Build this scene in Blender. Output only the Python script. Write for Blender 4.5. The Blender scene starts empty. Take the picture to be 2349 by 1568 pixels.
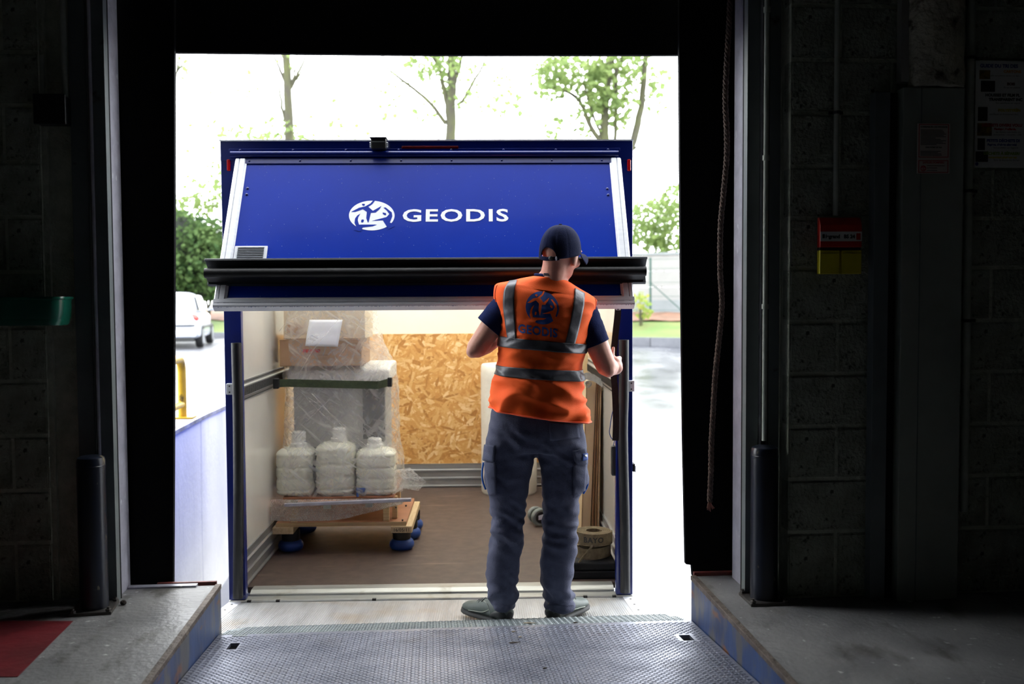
import bpy, bmesh, math, random
from mathutils import Vector, Matrix, noise
from mathutils.bvhtree import BVHTree

random.seed(7)
SC = bpy.context.scene
COL = SC.collection
W_PX, H_PX = 2349.0, 1568.0

# ------------------------------------------------------------------ camera
CAM_H = 1.21
FPX = W_PX * 35.0 / 36.0
YAW = math.atan((1174.5 - 990.0) / FPX)
PITCH = math.atan(107.0 / FPX)
ROLL = 0.0057
fw = Vector((math.sin(YAW) * math.cos(PITCH), math.cos(YAW) * math.cos(PITCH), -math.sin(PITCH)))
rt0 = Vector((math.cos(YAW), -math.sin(YAW), 0))
up0 = rt0.cross(fw)
rt = rt0 * math.cos(ROLL) - up0 * math.sin(ROLL)
up = up0 * math.cos(ROLL) + rt0 * math.sin(ROLL)
CAM_O = Vector((0, 0, CAM_H))
cam_d = bpy.data.cameras.new('camera')
cam_d.lens = 35.0
cam_d.sensor_width = 36.0
cam_d.sensor_fit = 'HORIZONTAL'
cam_d.clip_start = 0.05
cam_d.clip_end = 300
cam_d.dof.use_dof = True
cam_d.dof.focus_distance = 4.6
cam_d.dof.aperture_fstop = 2.4
cam = bpy.data.objects.new('camera', cam_d)
M3 = Matrix((rt, up, -fw)).transposed()
cam.matrix_world = Matrix.Translation(CAM_O) @ M3.to_4x4()
COL.objects.link(cam)
SC.camera = cam

# ------------------------------------------------------------------ sky and exposure
world = bpy.data.worlds.new('overcast_sky')
SC.world = world
world.use_nodes = True
wn = world.node_tree.nodes
wl = world.node_tree.links
bg = wn['Background']
bg.inputs['Color'].default_value = (0.95, 0.975, 1.0, 1)
bg.inputs['Strength'].default_value = 8.5
SC.view_settings.view_transform = 'Standard'
SC.view_settings.look = 'None'
SC.view_settings.exposure = 0.0
SC.view_settings.gamma = 1.0
SC.view_settings.use_curve_mapping = False
try:
    SC.cycles.max_bounces = 10
    SC.cycles.diffuse_bounces = 6
    SC.cycles.transparent_max_bounces = 24
    SC.cycles.sample_clamp_indirect = 6.0
    SC.cycles.use_denoising = True
except Exception:
    pass

# ------------------------------------------------------------------ photo geometry helpers
def ray(x, y):
    a = (x - W_PX / 2) / FPX
    b = -(y - H_PX / 2) / FPX
    return fw + rt * a + up * b
I4 = Matrix.Identity(4)
def hit(M, x, y, ax, v):
    """point on the real plane local[ax]=v of frame M that is seen at (x, y)"""
    Mi = M.inverted()
    o = Mi @ CAM_O
    d = (Mi.to_3x3() @ ray(x, y))
    return o + d * ((v - o[ax]) / d[ax])
def at(x, y, Y):
    return hit(I4, x, y, 1, Y)
def at_z(x, y, z):
    return hit(I4, x, y, 2, z)
def at_x(x, y, X):
    return hit(I4, x, y, 0, X)

# ------------------------------------------------------------------ mesh helpers
class MB:
    def __init__(s):
        s.v = []; s.f = []
    def add(s, vs, fs):
        o = len(s.v)
        s.v += [tuple(p) for p in vs]
        s.f += [tuple(i + o for i in f) for f in fs]
        return s
    def box(s, x0, x1, y0, y1, z0, z1, M=None):
        vs = [Vector(p) for p in ((x0,y0,z0),(x1,y0,z0),(x1,y1,z0),(x0,y1,z0),(x0,y0,z1),(x1,y0,z1),(x1,y1,z1),(x0,y1,z1))]
        if M is not None: vs = [M @ p for p in vs]
        return s.add(vs, [(0,3,2,1),(4,5,6,7),(0,1,5,4),(1,2,6,5),(2,3,7,6),(3,0,4,7)])
    def hexa(s, a, b):
        """two quads (lists of 4 points) joined to a solid"""
        return s.add(list(a) + list(b), [(3,2,1,0),(4,5,6,7),(0,1,5,4),(1,2,6,5),(2,3,7,6),(3,0,4,7)])
    def prism(s, poly, ax, a, b):
        """polygon of 2-tuples in the two other axes extruded along axis ax"""
        n = len(poly)
        def P(p, t):
            q = list(p); q.insert(ax, t); return tuple(q)
        vs = [P(p, a) for p in poly] + [P(p, b) for p in poly]
        fs = [tuple(range(n))[::-1], tuple(range(n, 2 * n))]
        fs += [(i, (i + 1) % n, n + (i + 1) % n, n + i) for i in range(n)]
        return s.add(vs, fs)
    def tube(s, pts, r, n=10, cap=True, closed=False):
        pts = [Vector(p) for p in pts]
        rs = r if isinstance(r, (list, tuple)) else [r] * len(pts)
        vs = []; k = len(pts)
        ref = None
        for i, p in enumerate(pts):
            if closed: t = pts[(i + 1) % k] - pts[i - 1]
            else: t = pts[min(i + 1, k - 1)] - pts[max(i - 1, 0)]
            t.normalize()
            if ref is None:
                ref = Vector((0, 0, 1)) if abs(t.z) < .9 else Vector((1, 0, 0))
            u = (ref - t * ref.dot(t)).normalized()
            ref = u
            w = t.cross(u)
            for j in range(n):
                a = 2 * math.pi * j / n
                vs.append(p + (u * math.cos(a) + w * math.sin(a)) * rs[i])
        fs = []
        m = k if closed else k - 1
        for i in range(m):
            for j in range(n):
                a = i * n + j; b = i * n + (j + 1) % n
                c = ((i + 1) % k) * n
                fs.append((a, b, c + (j + 1) % n, c + j))
        if cap and not closed:
            fs.append(tuple(range(n))[::-1]); fs.append(tuple(range((k - 1) * n, k * n)))
        return s.add(vs, fs)
    def lathe(s, prof, n=24, M=None, cap=True):
        """profile of (radius, z) about local z"""
        vs = []
        for r, z in prof:
            for j in range(n):
                a = 2 * math.pi * j / n
                p = Vector((r * math.cos(a), r * math.sin(a), z))
                vs.append(M @ p if M is not None else p)
        fs = []
        for i in range(len(prof) - 1):
            for j in range(n):
                a = i * n + j; b = i * n + (j + 1) % n
                fs.append((a, b, b + n, a + n))
        if cap:
            fs.append(tuple(range(n))[::-1]); fs.append(tuple(range((len(prof) - 1) * n, len(prof) * n)))
        return s.add(vs, fs)
    def ball(s, c, r, nu=12, nv=8, M=None):
        if not isinstance(r, (tuple, list, Vector)): r = (r, r, r)
        vs = []; c = Vector(c)
        R = M if M is not None else Matrix.Identity(3)
        for i in range(nv + 1):
            th = math.pi * i / nv
            for j in range(nu):
                ph = 2 * math.pi * j / nu
                q = Vector((r[0] * math.sin(th) * math.cos(ph), r[1] * math.sin(th) * math.sin(ph), r[2] * math.cos(th)))
                vs.append(c + R @ q)
        fs = []
        for i in range(nv):
            for j in range(nu):
                a = i * nu + j; b = i * nu + (j + 1) % nu
                if i == 0: fs.append((a, b + nu, a + nu)) if False else fs.append((a, a + nu, b + nu))
                elif i == nv - 1: fs.append((a, a + nu, b))
                else: fs.append((a, a + nu, b + nu, b))
        return s.add(vs, fs)
    def grid(s, fn, nu, nv, wrap=False):
        vs = [fn(i / (nu if wrap else nu - 1), j / (nv - 1)) for j in range(nv) for i in range(nu)]
        fs = []
        for j in range(nv - 1):
            for i in range(nu if wrap else nu - 1):
                a = j * nu + i; b = j * nu + (i + 1) % nu
                fs.append((a, b, b + nu, a + nu))
        return s.add(vs, fs)
    def mesh(s, name):
        me = bpy.data.meshes.new(name)
        me.from_pydata(s.v, [], s.f)
        me.update()
        return me
    def build(s, name, m, parent=None, smooth=None, bevel=0, solid=0, seg=2):
        return link(name, s.mesh(name), m, parent, smooth, bevel, solid, seg)

def link(name, me, m, parent=None, smooth=None, bevel=0, solid=0, seg=2):
    o = bpy.data.objects.new(name, me)
    COL.objects.link(o)
    if m is not None:
        me.materials.clear(); me.materials.append(m)
    if parent is not None: o.parent = parent
    if smooth is not None:
        me.polygons.foreach_set('use_smooth', [True] * len(me.polygons))
        if smooth < 179: me.set_sharp_from_angle(angle=math.radians(smooth))
        me.update()
    if solid:
        md = o.modifiers.new('solid', 'SOLIDIFY'); md.thickness = solid; md.offset = 0
    if bevel:
        md = o.modifiers.new('bevel', 'BEVEL'); md.width = bevel; md.segments = seg
        md.limit_method = 'ANGLE'; md.angle_limit = math.radians(40)
    return o

def tag(o, label=None, cat=None, group=None, kind=None):
    if label: o['label'] = label
    if cat: o['category'] = cat
    if group: o['group'] = group
    if kind: o['kind'] = kind
    return o

def empty(name, loc=(0, 0, 0), rz=0.0):
    o = bpy.data.objects.new(name, None)
    COL.objects.link(o)
    o.empty_display_size = .1
    o.location = loc
    o.rotation_euler = (0, 0, rz)
    return o

def clone(src, name, parent=None):
    c = src.copy()
    c.name = name
    COL.objects.link(c)
    c.parent = parent
    return c

def text_mesh(txt, size=1.0, bold=0.0, sx=1.0, spacing=1.0, align='LEFT', cuts=0):
    cu = bpy.data.curves.new('text', 'FONT')
    cu.body = txt
    cu.size = size
    cu.offset = bold
    cu.align_x = align
    cu.space_character = spacing
    cu.resolution_u = 3
    o = bpy.data.objects.new('text', cu)
    COL.objects.link(o)
    dg = bpy.context.evaluated_depsgraph_get()
    me = bpy.data.meshes.new_from_object(o.evaluated_get(dg))
    bpy.data.objects.remove(o)
    bpy.data.curves.remove(cu)
    me.transform(Matrix.Diagonal((sx, 1, 1, 1)))
    return me

def mesh_data(me):
    return [v.co.copy() for v in me.vertices], [tuple(p.vertices) for p in me.polygons]

def remesh(mb, voxel, smooth_it=6, fac=.5, name='m'):
    """fuse overlapping closed shells into one continuous skin"""
    me = mb.mesh(name)
    o = bpy.data.objects.new('tmp', me)
    COL.objects.link(o)
    md = o.modifiers.new('r', 'REMESH'); md.mode = 'VOXEL'; md.voxel_size = voxel
    if smooth_it:
        ms = o.modifiers.new('s', 'SMOOTH'); ms.iterations = smooth_it; ms.factor = fac
    dg = bpy.context.evaluated_depsgraph_get()
    out = bpy.data.meshes.new_from_object(o.evaluated_get(dg))
    bpy.data.objects.remove(o)
    bpy.data.meshes.remove(me)
    return out

def catmull(keys, t):
    """keys: list of tuples, t in 0..1"""
    n = len(keys) - 1
    x = min(max(t, 0), 1) * n
    i = min(int(x), n - 1)
    u = x - i
    p0 = keys[max(i - 1, 0)]; p1 = keys[i]; p2 = keys[i + 1]; p3 = keys[min(i + 2, n)]
    out = []
    for a, b, c, d in zip(p0, p1, p2, p3):
        out.append(.5 * (2 * b + (c - a) * u + (2 * a - 5 * b + 4 * c - d) * u * u + (-a + 3 * b - 3 * c + d) * u ** 3))
    return out

# ------------------------------------------------------------------ materials
def lin(c):
    return tuple((x / 255 / 12.92) if x / 255 <= .04045 else ((x / 255 + .055) / 1.055) ** 2.4 for x in c)
MATS = {}
def pm(name, c1, c2=None, scale=6.0, rough=.6, metal=0.0, bump=0.0, bscale=None, detail=6.0, stretch=(1, 1, 1),
       lo=.35, hi=.65, rough2=None, spec=.5, sub=None, trans=0.0, sheen=0.0, coat=0.0, emit=None):
    """noise-mixed principled material; colours are sRGB 0..255"""
    m = bpy.data.materials.new(name)
    m.use_nodes = True
    nt = m.node_tree; N = nt.nodes; L = nt.links
    b = N['Principled BSDF']
    tc = N.new('ShaderNodeTexCoord')
    mp = N.new('ShaderNodeMapping'); mp.inputs['Scale'].default_value = stretch
    L.new(tc.outputs['Object'], mp.inputs['Vector'])
    nz = N.new('ShaderNodeTexNoise'); nz.inputs['Scale'].default_value = scale; nz.inputs['Detail'].default_value = detail
    nz.inputs['Roughness'].default_value = .6
    L.new(mp.outputs['Vector'], nz.inputs['Vector'])
    rp = N.new('ShaderNodeValToRGB')
    c2 = c2 or tuple(max(0, x * .88) for x in c1)
    rp.color_ramp.elements[0].position = lo; rp.color_ramp.elements[1].position = hi
    rp.color_ramp.elements[0].color = (*lin(c1), 1); rp.color_ramp.elements[1].color = (*lin(c2), 1)
    L.new(nz.outputs['Fac'], rp.inputs['Fac'])
    L.new(rp.outputs['Color'], b.inputs['Base Color'])
    b.inputs['Roughness'].default_value = rough
    b.inputs['Metallic'].default_value = metal
    b.inputs['Specular IOR Level'].default_value = spec
    if coat: b.inputs['Coat Weight'].default_value = coat
    if sheen: b.inputs['Sheen Weight'].default_value = sheen
    if rough2 is not None:
        rr = N.new('ShaderNodeMapRange'); rr.inputs['From Min'].default_value = lo; rr.inputs['From Max'].default_value = hi
        rr.inputs['To Min'].default_value = rough; rr.inputs['To Max'].default_value = rough2
        L.new(nz.outputs['Fac'], rr.inputs['Value']); L.new(rr.outputs['Result'], b.inputs['Roughness'])
    if bump:
        n2 = N.new('ShaderNodeTexNoise'); n2.inputs['Scale'].default_value = bscale or scale * 4; n2.inputs['Detail'].default_value = 4
        L.new(mp.outputs['Vector'], n2.inputs['Vector'])
        bp = N.new('ShaderNodeBump'); bp.inputs['Strength'].default_value = bump; bp.inputs['Distance'].default_value = .02
        L.new(n2.outputs['Fac'], bp.inputs['Height']); L.new(bp.outputs['Normal'], b.inputs['Normal'])
    MATS[name] = m
    return m
def extra_layer(m, color, scale, lo, hi, stretch=(1, 1, 1), rough=None, detail=8, amount=1.0):
    """a second noise layer (dirt, rust, chipped paint) over a pm() material"""
    nt = m.node_tree; N = nt.nodes; L = nt.links
    b = N['Principled BSDF']
    src = b.inputs['Base Color'].links[0].from_socket
    tc = N.new('ShaderNodeTexCoord'); mp = N.new('ShaderNodeMapping'); mp.inputs['Scale'].default_value = stretch
    mp.inputs['Location'].default_value = (random.random() * 9, random.random() * 9, random.random() * 9)
    L.new(tc.outputs['Object'], mp.inputs['Vector'])
    nz = N.new('ShaderNodeTexNoise'); nz.inputs['Scale'].default_value = scale; nz.inputs['Detail'].default_value = detail
    L.new(mp.outputs['Vector'], nz.inputs['Vector'])
    mr = N.new('ShaderNodeMapRange'); mr.inputs['From Min'].default_value = lo; mr.inputs['From Max'].default_value = hi
    mr.inputs['To Max'].default_value = amount
    L.new(nz.outputs['Fac'], mr.inputs['Value'])
    mx = N.new('ShaderNodeMix'); mx.data_type = 'RGBA'
    L.new(mr.outputs['Result'], mx.inputs['Factor'])
    L.new(src, mx.inputs['A'])
    mx.inputs['B'].default_value = (*lin(color), 1)
    L.new(mx.outputs['Result'], b.inputs['Base Color'])
    return m

M_CONC = pm('concrete_floor', (134, 134, 134), (106, 106, 108), 3.0, .62, bump=.25, bscale=40, rough2=.42)
extra_layer(M_CONC, (78, 76, 72), 9, .56, .70, (1, .35, 1))
extra_layer(M_CONC, (196, 196, 196), 30, .66, .74)
M_RED = pm('red_floor_paint', (118, 34, 42), (90, 26, 32), 5, .5, bump=.15)
M_BLOCK = pm('concrete_block', (158, 164, 148), (122, 128, 112), 9, .9, bump=.7, bscale=70)
extra_layer(M_BLOCK, (70, 74, 64), 38, .60, .70)
M_MORTAR = pm('mortar', (186, 190, 172), (158, 162, 146), 14, .9, bump=.6, bscale=60)
M_ROUGHC = pm('rough_concrete', (200, 197, 176), (150, 147, 130), 8, .95, bump=1.0, bscale=30)
extra_layer(M_ROUGHC, (84, 80, 68), 14, .58, .66)
M_DARKW = pm('dusty_painted_wall', (150, 150, 142), (132, 132, 126), 3, .85, bump=.2)
M_STEELGREEN = pm('grey_green_painted_steel', (110, 117, 117), (94, 101, 101), 4, .55, bump=.1)
extra_layer(M_STEELGREEN, (52, 44, 38), 9, .66, .72)
M_STEELPANEL = pm('dull_steel_panel', (150, 157, 146), (128, 135, 125), 2.5, .6, bump=.1)
M_GALV = pm('galvanised_sheet', (186, 186, 198), (162, 162, 174), 12, .5, .15, bump=.08)
extra_layer(M_GALV, (205, 207, 212), 30, .66, .70, (1, 1, .5))
M_BLACKRUB = pm('black_rubber', (17, 18, 20), (11, 12, 13), 8, .75, bump=.15)
M_CURTAIN = pm('black_seal_fabric', (6, 7, 8), (4, 4, 5), 12, .9, bump=.3, bscale=200, spec=.15)
M_BOLLARD = pm('navy_black_paint', (20, 27, 42), (14, 18, 28), 7, .3, bump=.1, bscale=12)
extra_layer(M_BOLLARD, (120, 112, 92), 22, .66, .69, (1, 1, .45))
M_BOLTSTEEL = pm('dirty_steel', (96, 94, 92), (70, 66, 62), 10, .5, .7)
M_PITBLUE = pm('chipped_blue_steel', (34, 66, 118), (24, 46, 86), 5, .45, bump=.1, stretch=(1, 1, .4))
extra_layer(M_PITBLUE, (80, 80, 84), 4.0, .50, .58, (1, 2.2, .8))
extra_layer(M_PITBLUE, (108, 66, 40), 9, .60, .66, (1, .6, 1.6))
M_RUSTEDGE = pm('rusty_edge_steel', (104, 94, 86), (76, 66, 60), 16, .7, .3, bump=.4)
M_REDEDGE = pm('red_edge_steel', (120, 50, 44), (80, 40, 36), 16, .6, bump=.2)
M_PLATE = pm('worn_tread_steel', (142, 146, 160), (104, 108, 122), 3.5, .36, .75, bump=.05, rough2=.5)
extra_layer(M_PLATE, (98, 94, 94), 4, .58, .74, amount=.4)
M_LIP = pm('worn_lip_steel', (150, 158, 160), (126, 134, 138), 5, .45, .35, bump=.05)
M_ROPE = pm('brown_rope', (96, 76, 66), (62, 48, 42), 60, .9, bump=.3)
M_CONDUIT = pm('grey_conduit', (176, 182, 170), (150, 156, 144), 10, .6)
M_DARKBOX = pm('dark_grey_plastic', (34, 36, 36), (26, 28, 28), 10, .5)
M_ASPHALT = pm('damp_asphalt', (66, 67, 73), (57, 58, 63), 1.2, .5, bump=.25, bscale=120, rough2=.22)
M_YARD = pm('wet_pale_concrete_yard', (140, 142, 148), (118, 120, 126), .8, .42, bump=.15, bscale=60, rough2=.12)

def struct(o):
    o['kind'] = 'structure'
    return o

# ------------------------------------------------------------------ the dock room
PL, PR, PF = -0.905, 1.112, 4.19           # pit left, right, far edge
WL_Y, WR_Y = 4.06, 3.80                    # inner faces of the block walls
ROOM = dict(x0=-5.5, x1=5.5, y0=-7.0, z1=4.6)
mb = MB()
mb.box(ROOM['x0'], PL, ROOM['y0'], 4.22, -.25, 0)
mb.box(PR, ROOM['x1'], ROOM['y0'], 4.15, -.25, 0)
mb.box(PL, PR, ROOM['y0'], 1.95, -.25, 0)
floor = struct(mb.build('floor', M_CONC))
# red painted floor zone (flat paint)
ra, rb, rc = at_z(168, 1424, .001), at_z(40, 1552, .001), at_z(-260, 1552, .001)
mb = MB()
q = [ra, rb, rc, at_z(-260, 1424, .001)]
mb.add([(p.x, p.y, .0008) for p in q] + [(p.x, p.y, .0022) for p in q], [(3,2,1,0),(4,5,6,7),(0,1,5,4),(1,2,6,5),(2,3,7,6),(3,0,4,7)])
mb.build('red_floor_marking', M_RED, floor)
# pit side plates with rusty top edges
for k, (xw, s) in enumerate(((PL, 1), (PR, -1))):
    mb = MB(); mb.box(min(xw, xw + s * .012), max(xw, xw + s * .012), 1.95, 4.215 if s > 0 else 4.14, -.75, -.012)
    t = struct(mb.build('trim_%d' % (k + 1), M_PITBLUE))
    mb = MB(); mb.box(min(xw - s * .010, xw + s * .014), max(xw - s * .010, xw + s * .014), 1.95, 4.222 if s > 0 else 4.147, -.014, .006)
    mb.build('edge_angle', M_RUSTEDGE, t, bevel=.002)
# dock front edge angles on the floor (thin flat bars)
mb = MB(); mb.box(-1.27, -.99, 4.20, 4.235, -.02, .008)
t = struct(mb.build('trim_3', M_GALV, bevel=.002))
mb = MB(); mb.box(-1.16, -.915, 4.236, 4.252, -.06, .012)
mb.build('red_edge', M_REDEDGE, t, bevel=.002)
mb = MB(); mb.box(1.115, 1.30, 4.15, 4.172, -.06, .016)
t = struct(mb.build('trim_4', M_REDEDGE, bevel=.002))
# pit bottom and lower face of the dock (below floor level)
mb = MB(); mb.box(PL, PR, 1.9, 4.2, -1.3, -.85)
struct(mb.build('floor_pit', M_CONC))
mb = MB(); mb.box(-5.5, PL, 4.0, 4.21, -1.6, -.25); mb.box(PR, 5.5, 4.0, 4.14, -1.6, -.25); mb.box(PL, PR, 1.9, 2.0, -1.0, -.02); mb.box(PL, PR, 4.06, 4.14, -1.6, -.212)  # last box closes the open pit front, added to keep daylight out
struct(mb.build('wall_dock_face', M_CONC))

# enclosing shell: outer walls, ceiling
OX0, OX1, OZ = -1.30, 1.34, 2.75
mb = MB()
mb.box(ROOM['x0'] - .2, -1.5, WL_Y + .02, 4.26, 0, 6.5); mb.box(-1.5, -1.30, 4.10, 4.258, 0, 6.5)
struct(mb.build('wall_left_backing', M_MORTAR))
mb = MB()
mb.box(1.5, ROOM['x1'] + .2, WR_Y + .02, 4.2, 0, 6.5); mb.box(1.34, 1.5, 3.93, 4.2, 0, 6.5)
struct(mb.build('wall_right_backing', M_MORTAR))
mb = MB(); mb.box(-1.5, 1.5, 4.03, 4.24, OZ, 6.5)
struct(mb.build('wall_over_door', M_DARKW))
mb = MB(); mb.box(ROOM['x0'] - .2, ROOM['x0'], ROOM['y0'], 4.1, 0, ROOM['z1'])
struct(mb.build('wall_side_left', M_DARKW))
mb = MB(); mb.box(ROOM['x1'], ROOM['x1'] + .2, ROOM['y0'], 4.1, 0, ROOM['z1'])
struct(mb.build('wall_side_right', M_DARKW))
mb = MB(); mb.box(ROOM['x0'] - .2, ROOM['x1'] + .2, ROOM['y0'] - .2, ROOM['y0'], 0, ROOM['z1'])
struct(mb.build('wall_back', M_DARKW))
mb = MB(); mb.box(ROOM['x0'] - .2, ROOM['x1'] + .2, ROOM['y0'] - .2, 4.3, ROOM['z1'], ROOM['z1'] + .2)
struct(mb.build('ceiling', M_DARKW))

M_DARKFACING = pm('unseen_dark_facing', (52, 54, 60), (42, 44, 50), 2, .6, bump=.05)  # unseen dark facing, added to dim the reflections on the truck flap
mb = MB(); mb.box(-5.7, 5.7, 4.24, 4.262, 2.75, 6.5); mb.box(-5.7, -1.36, 4.26, 4.275, -1.6, 2.75); mb.box(1.42, 5.7, 4.20, 4.225, -1.6, 2.75)
struct(mb.build('wall_added_dark_facing', M_DARKFACING))
# block courses: every block in view is a piece of its own
def block_wall(name, Y, xl, xr, joint_x, z_joint, nrow, parent_mat, rng):
    mb = MB(); mb.box(xl, xr, Y, Y + .12, 0, z_joint[-1] + .05)
    wall = struct(mb.build(name, parent_mat))
    cache = {}
    L = .405
    zs = z_joint
    for r in range(len(zs) - 1):
        z0, z1 = zs[r], zs[r + 1]
        x = joint_x - (L + .014) * 6 + (0 if r % 2 else (L + .014) * .5)
        while x < xr:
            a, b = max(x, xl), min(x + L, xr)
            if b - a > .03:
                w, h = round(b - a, 3), round(z1 - z0 - .016, 3)
                key = (w, h)
                if key not in cache:
                    m_ = MB(); m_.box(-w / 2, w / 2, 0, .08, 0, h)
                    me = m_.mesh('block')
                    bm = bmesh.new(); bm.from_mesh(me)
                    es = [e for e in bm.edges if all(v.co.y < .01 for v in e.verts)]
                    bmesh.ops.bevel(bm, geom=es, offset=.006, segments=2, affect='EDGES')
                    bm.to_mesh(me); bm.free()
                    me.materials.append(M_BLOCK)
                    cache[key] = me
                o = bpy.data.objects.new('concrete_block', cache[key])
                COL.objects.link(o)
                o.parent = wall
                o.location = ((a + b) / 2, Y - .008 - rng.random() * .004, z0 + .008)
            x += L + .014
    return wall
rng = random.Random(3)
zr = [0.0] + [at(1800, y, WR_Y).z for y in (1222, 1100, 979, 858, 738, 615, 500, 381, 258, 135, 10, -115, -240)]
block_wall('wall_right', WR_Y + .008, 1.40, 2.95, at(1808, 700, WR_Y).x, zr, 13, M_MORTAR, rng)
zl = [0.0] + [at(150, y, WL_Y).z for y in (1243, 1123, 998, 873, 748, 623, 497, 371, 242, 120, -5, -130)]
block_wall('wall_left', WL_Y + .008, -2.6, -1.52, at(150, 700, WL_Y).x, zl, 12, M_MORTAR, rng)
# ------------------------------------------------------------------ door frame and tracks
def vbar(name, mat, pxa, pxb, Y0, Y1, z0=0.0, z1=3.0, parent=None, yref=700, bevel=.003):
    a, b = at(pxa, yref, Y0).x, at(pxb, yref, Y0).x
    mb = MB(); mb.box(a, b, Y0, Y1, z0, z1)
    return mb.build(name, mat, parent, bevel=bevel)
# left jamb
t = struct(MB().box(at(284, 700, 4.25).x - .004, at(284, 700, 4.25).x, 4.10, 4.25, 0, 2.9).build('trim_5', M_GALV))
MB().box(at(284, 700, 4.25).x - .02, at(284, 700, 4.25).x - .004, 4.09, 4.14, 0, 2.9).build('ragged_seal', M_BLACKRUB, t)
track = empty('vertical_door_track', (at(245, 700, 4.08).x, 4.08, 0))
tag(track, 'dark steel vertical door track left of the doorway behind the left bollard', 'door track')
TX = track.location.x
def trackparts(root, s, xa, xrod, xplate0, xplate1, Y, rodY):
    """C-profile, bright rod for the highlight line, backing plate; x are world, s is the outward sign"""
    ox, oy = root.location.x, root.location.y
    d = .004
    poly = [(0, 0), (s * .05, 0), (s * .05, .045), (s * .03, .045), (s * .03, .045 - d), (s * .05 - s * d, .045 - d), (s * .05 - s * d, d), (s * d, d), (s * d, .045), (0, .045)]
    MB().prism([(p[0] + xa - ox, p[1] + Y - oy - .03) for p in (poly if s > 0 else poly[::-1])], 2, .0, 2.9).build('channel', M_STEELGREEN, root)
    MB().tube([(xrod - ox, rodY - oy, .005), (xrod - ox, rodY - oy, 2.9)], .007, 8).build('bright_line_rod', M_GALV, root, smooth=60)  # bright rod; on the left it stands in for the track's edge highlight
    MB().box(min(xplate0, xplate1) - ox, max(xplate0, xplate1) - ox, Y - oy - .0, Y - oy + .02, 0, 2.9).build('backing_plate', M_STEELGREEN, root, bevel=.002)
    MB().box(min(xa, xplate0) - ox, max(xa, xplate0) - ox, Y - oy + .022, Y - oy + .03, 0, 2.9).build('gap_shade_strip', M_BLACKRUB, root)  # black strip put behind the track as the shade of the gap
trackparts(track, -1, at(258, 700, 4.05).x, at(220, 700, 4.02).x, at(210, 700, 4.05).x, at(172, 700, 4.05).x, 4.05, 4.02)
# right jamb
xr_ = at(1686, 700, 4.10).x
t = struct(MB().box(xr_, xr_ + .004, 3.95, 4.12, 0, 2.9).build('trim_6', M_GALV))
mb = MB()
zz = 0.0
while zz < 2.9:
    h = random.uniform(.1, .3); w_ = random.uniform(.012, .03)
    mb.box(xr_ + .004, xr_ + w_, 3.935, 3.948, zz, min(zz + h, 2.9)); zz += h
mb.build('ragged_seal', M_BLACKRUB, t)
track2 = empty('vertical_door_track', (at(1710, 700, 3.9).x, 3.9, 0))
tag(track2, 'dark steel vertical door track right of the doorway behind the right bollard', 'door track')
trackparts(track2, 1, at(1705, 700, 3.9).x, at(1744, 700, 3.87).x, at(1765, 700, 3.88).x, at(1790, 700, 3.88).x, 3.89, 3.87)
p0 = at(1760, 700, 3.80)
mb = MB(); mb.tube([(p0.x, 3.825, .63), (p0.x, 3.825, 2.9)], .010, 8)
for z in (1.15, 1.73, 2.3): mb.tube([(p0.x, 3.825, z), (p0.x, 3.825, z + .02)], .014, 8)
tag(mb.build('wall_conduit', M_CONDUIT, smooth=50), 'thin grey conduit running up beside the right door track', 'conduit')

# ------------------------------------------------------------------ black dock seal curtains
def curtain(name, pts, Y, th, label):
    """outline in px at plane Y -> slab with slightly wavy face"""
    poly = [at(x, y, Y) for x, y in pts]
    mb = MB(); mb.prism([(p.x, p.z) for p in poly], 1, Y, Y + th)
    o = mb.build(name, M_CURTAIN, bevel=.004)
    return tag(o, label, 'dock curtain')
curtain('seal_curtain', [(400, 112), (400, 500), (399, 900), (397, 1342), (262, 1342), (262, 100), (262, -160), (400, -160)], 4.262, .03, 'black dock seal curtain hanging left of the white retaining wall view')
curtain('seal_curtain', [(1558, 110), (1561, 500), (1567, 1000), (1573, 1294), (1587, 1296), (1589, 1322), (1720, 1322), (1720, -160), (1558, -160)], 4.205, .03, 'black dock seal curtain hanging right of the truck behind the rope')
curtain('seal_curtain', [(398, 120), (700, 123), (1000, 126), (1300, 126), (1560, 126), (1560, -200), (398, -200)], 4.30, .03, 'black dock seal curtain hanging across the top of the doorway')

# rope
rp = [(1677, -60), (1672, 60), (1667, 150), (1664, 230), (1667, 300), (1667, 360), (1660, 440), (1653, 520), (1652, 620), (1656, 700), (1648, 790), (1641, 860), (1636, 940), (1632, 1020), (1631, 1080), (1628, 1150)]
pts = [at(x, y, 4.02) for x, y in rp]
ctrl = [tuple(p) for p in pts]
N_ = 420
cent = [Vector(catmull(ctrl, i / (N_ - 1))) for i in range(N_)]
root = empty('hanging_rope', tuple(cent[-1]))
tag(root, 'brown twisted rope hanging down over the right black curtain', 'rope')
acc = 0
arc = [0]
for i in range(1, N_): acc += (cent[i] - cent[i - 1]).length; arc.append(acc)
for k in range(3):
    st = []
    for i, c in enumerate(cent):
        a = arc[i] / .055 * 2 * math.pi + k * 2 * math.pi / 3
        st.append(c - cent[-1] + Vector((math.cos(a) * .0062, math.sin(a) * .0062, 0)))
    MB().tube(st, .0062, 6).build('strand', M_ROPE, root, smooth=70)
mb = MB()
for k in range(7):
    a = k * .9
    mb.tube([(0, 0, .01), (math.cos(a) * .006, math.sin(a) * .006, -.012), (math.cos(a) * .016 + .004, math.sin(a) * .01, -.028 - .006 * (k % 3))], [.003, .0025, .0015], 5)
mb.build('frayed_end', pm('reddish_rope_fibre', (140, 80, 66), (90, 60, 50), 50, .9), root)

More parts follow.
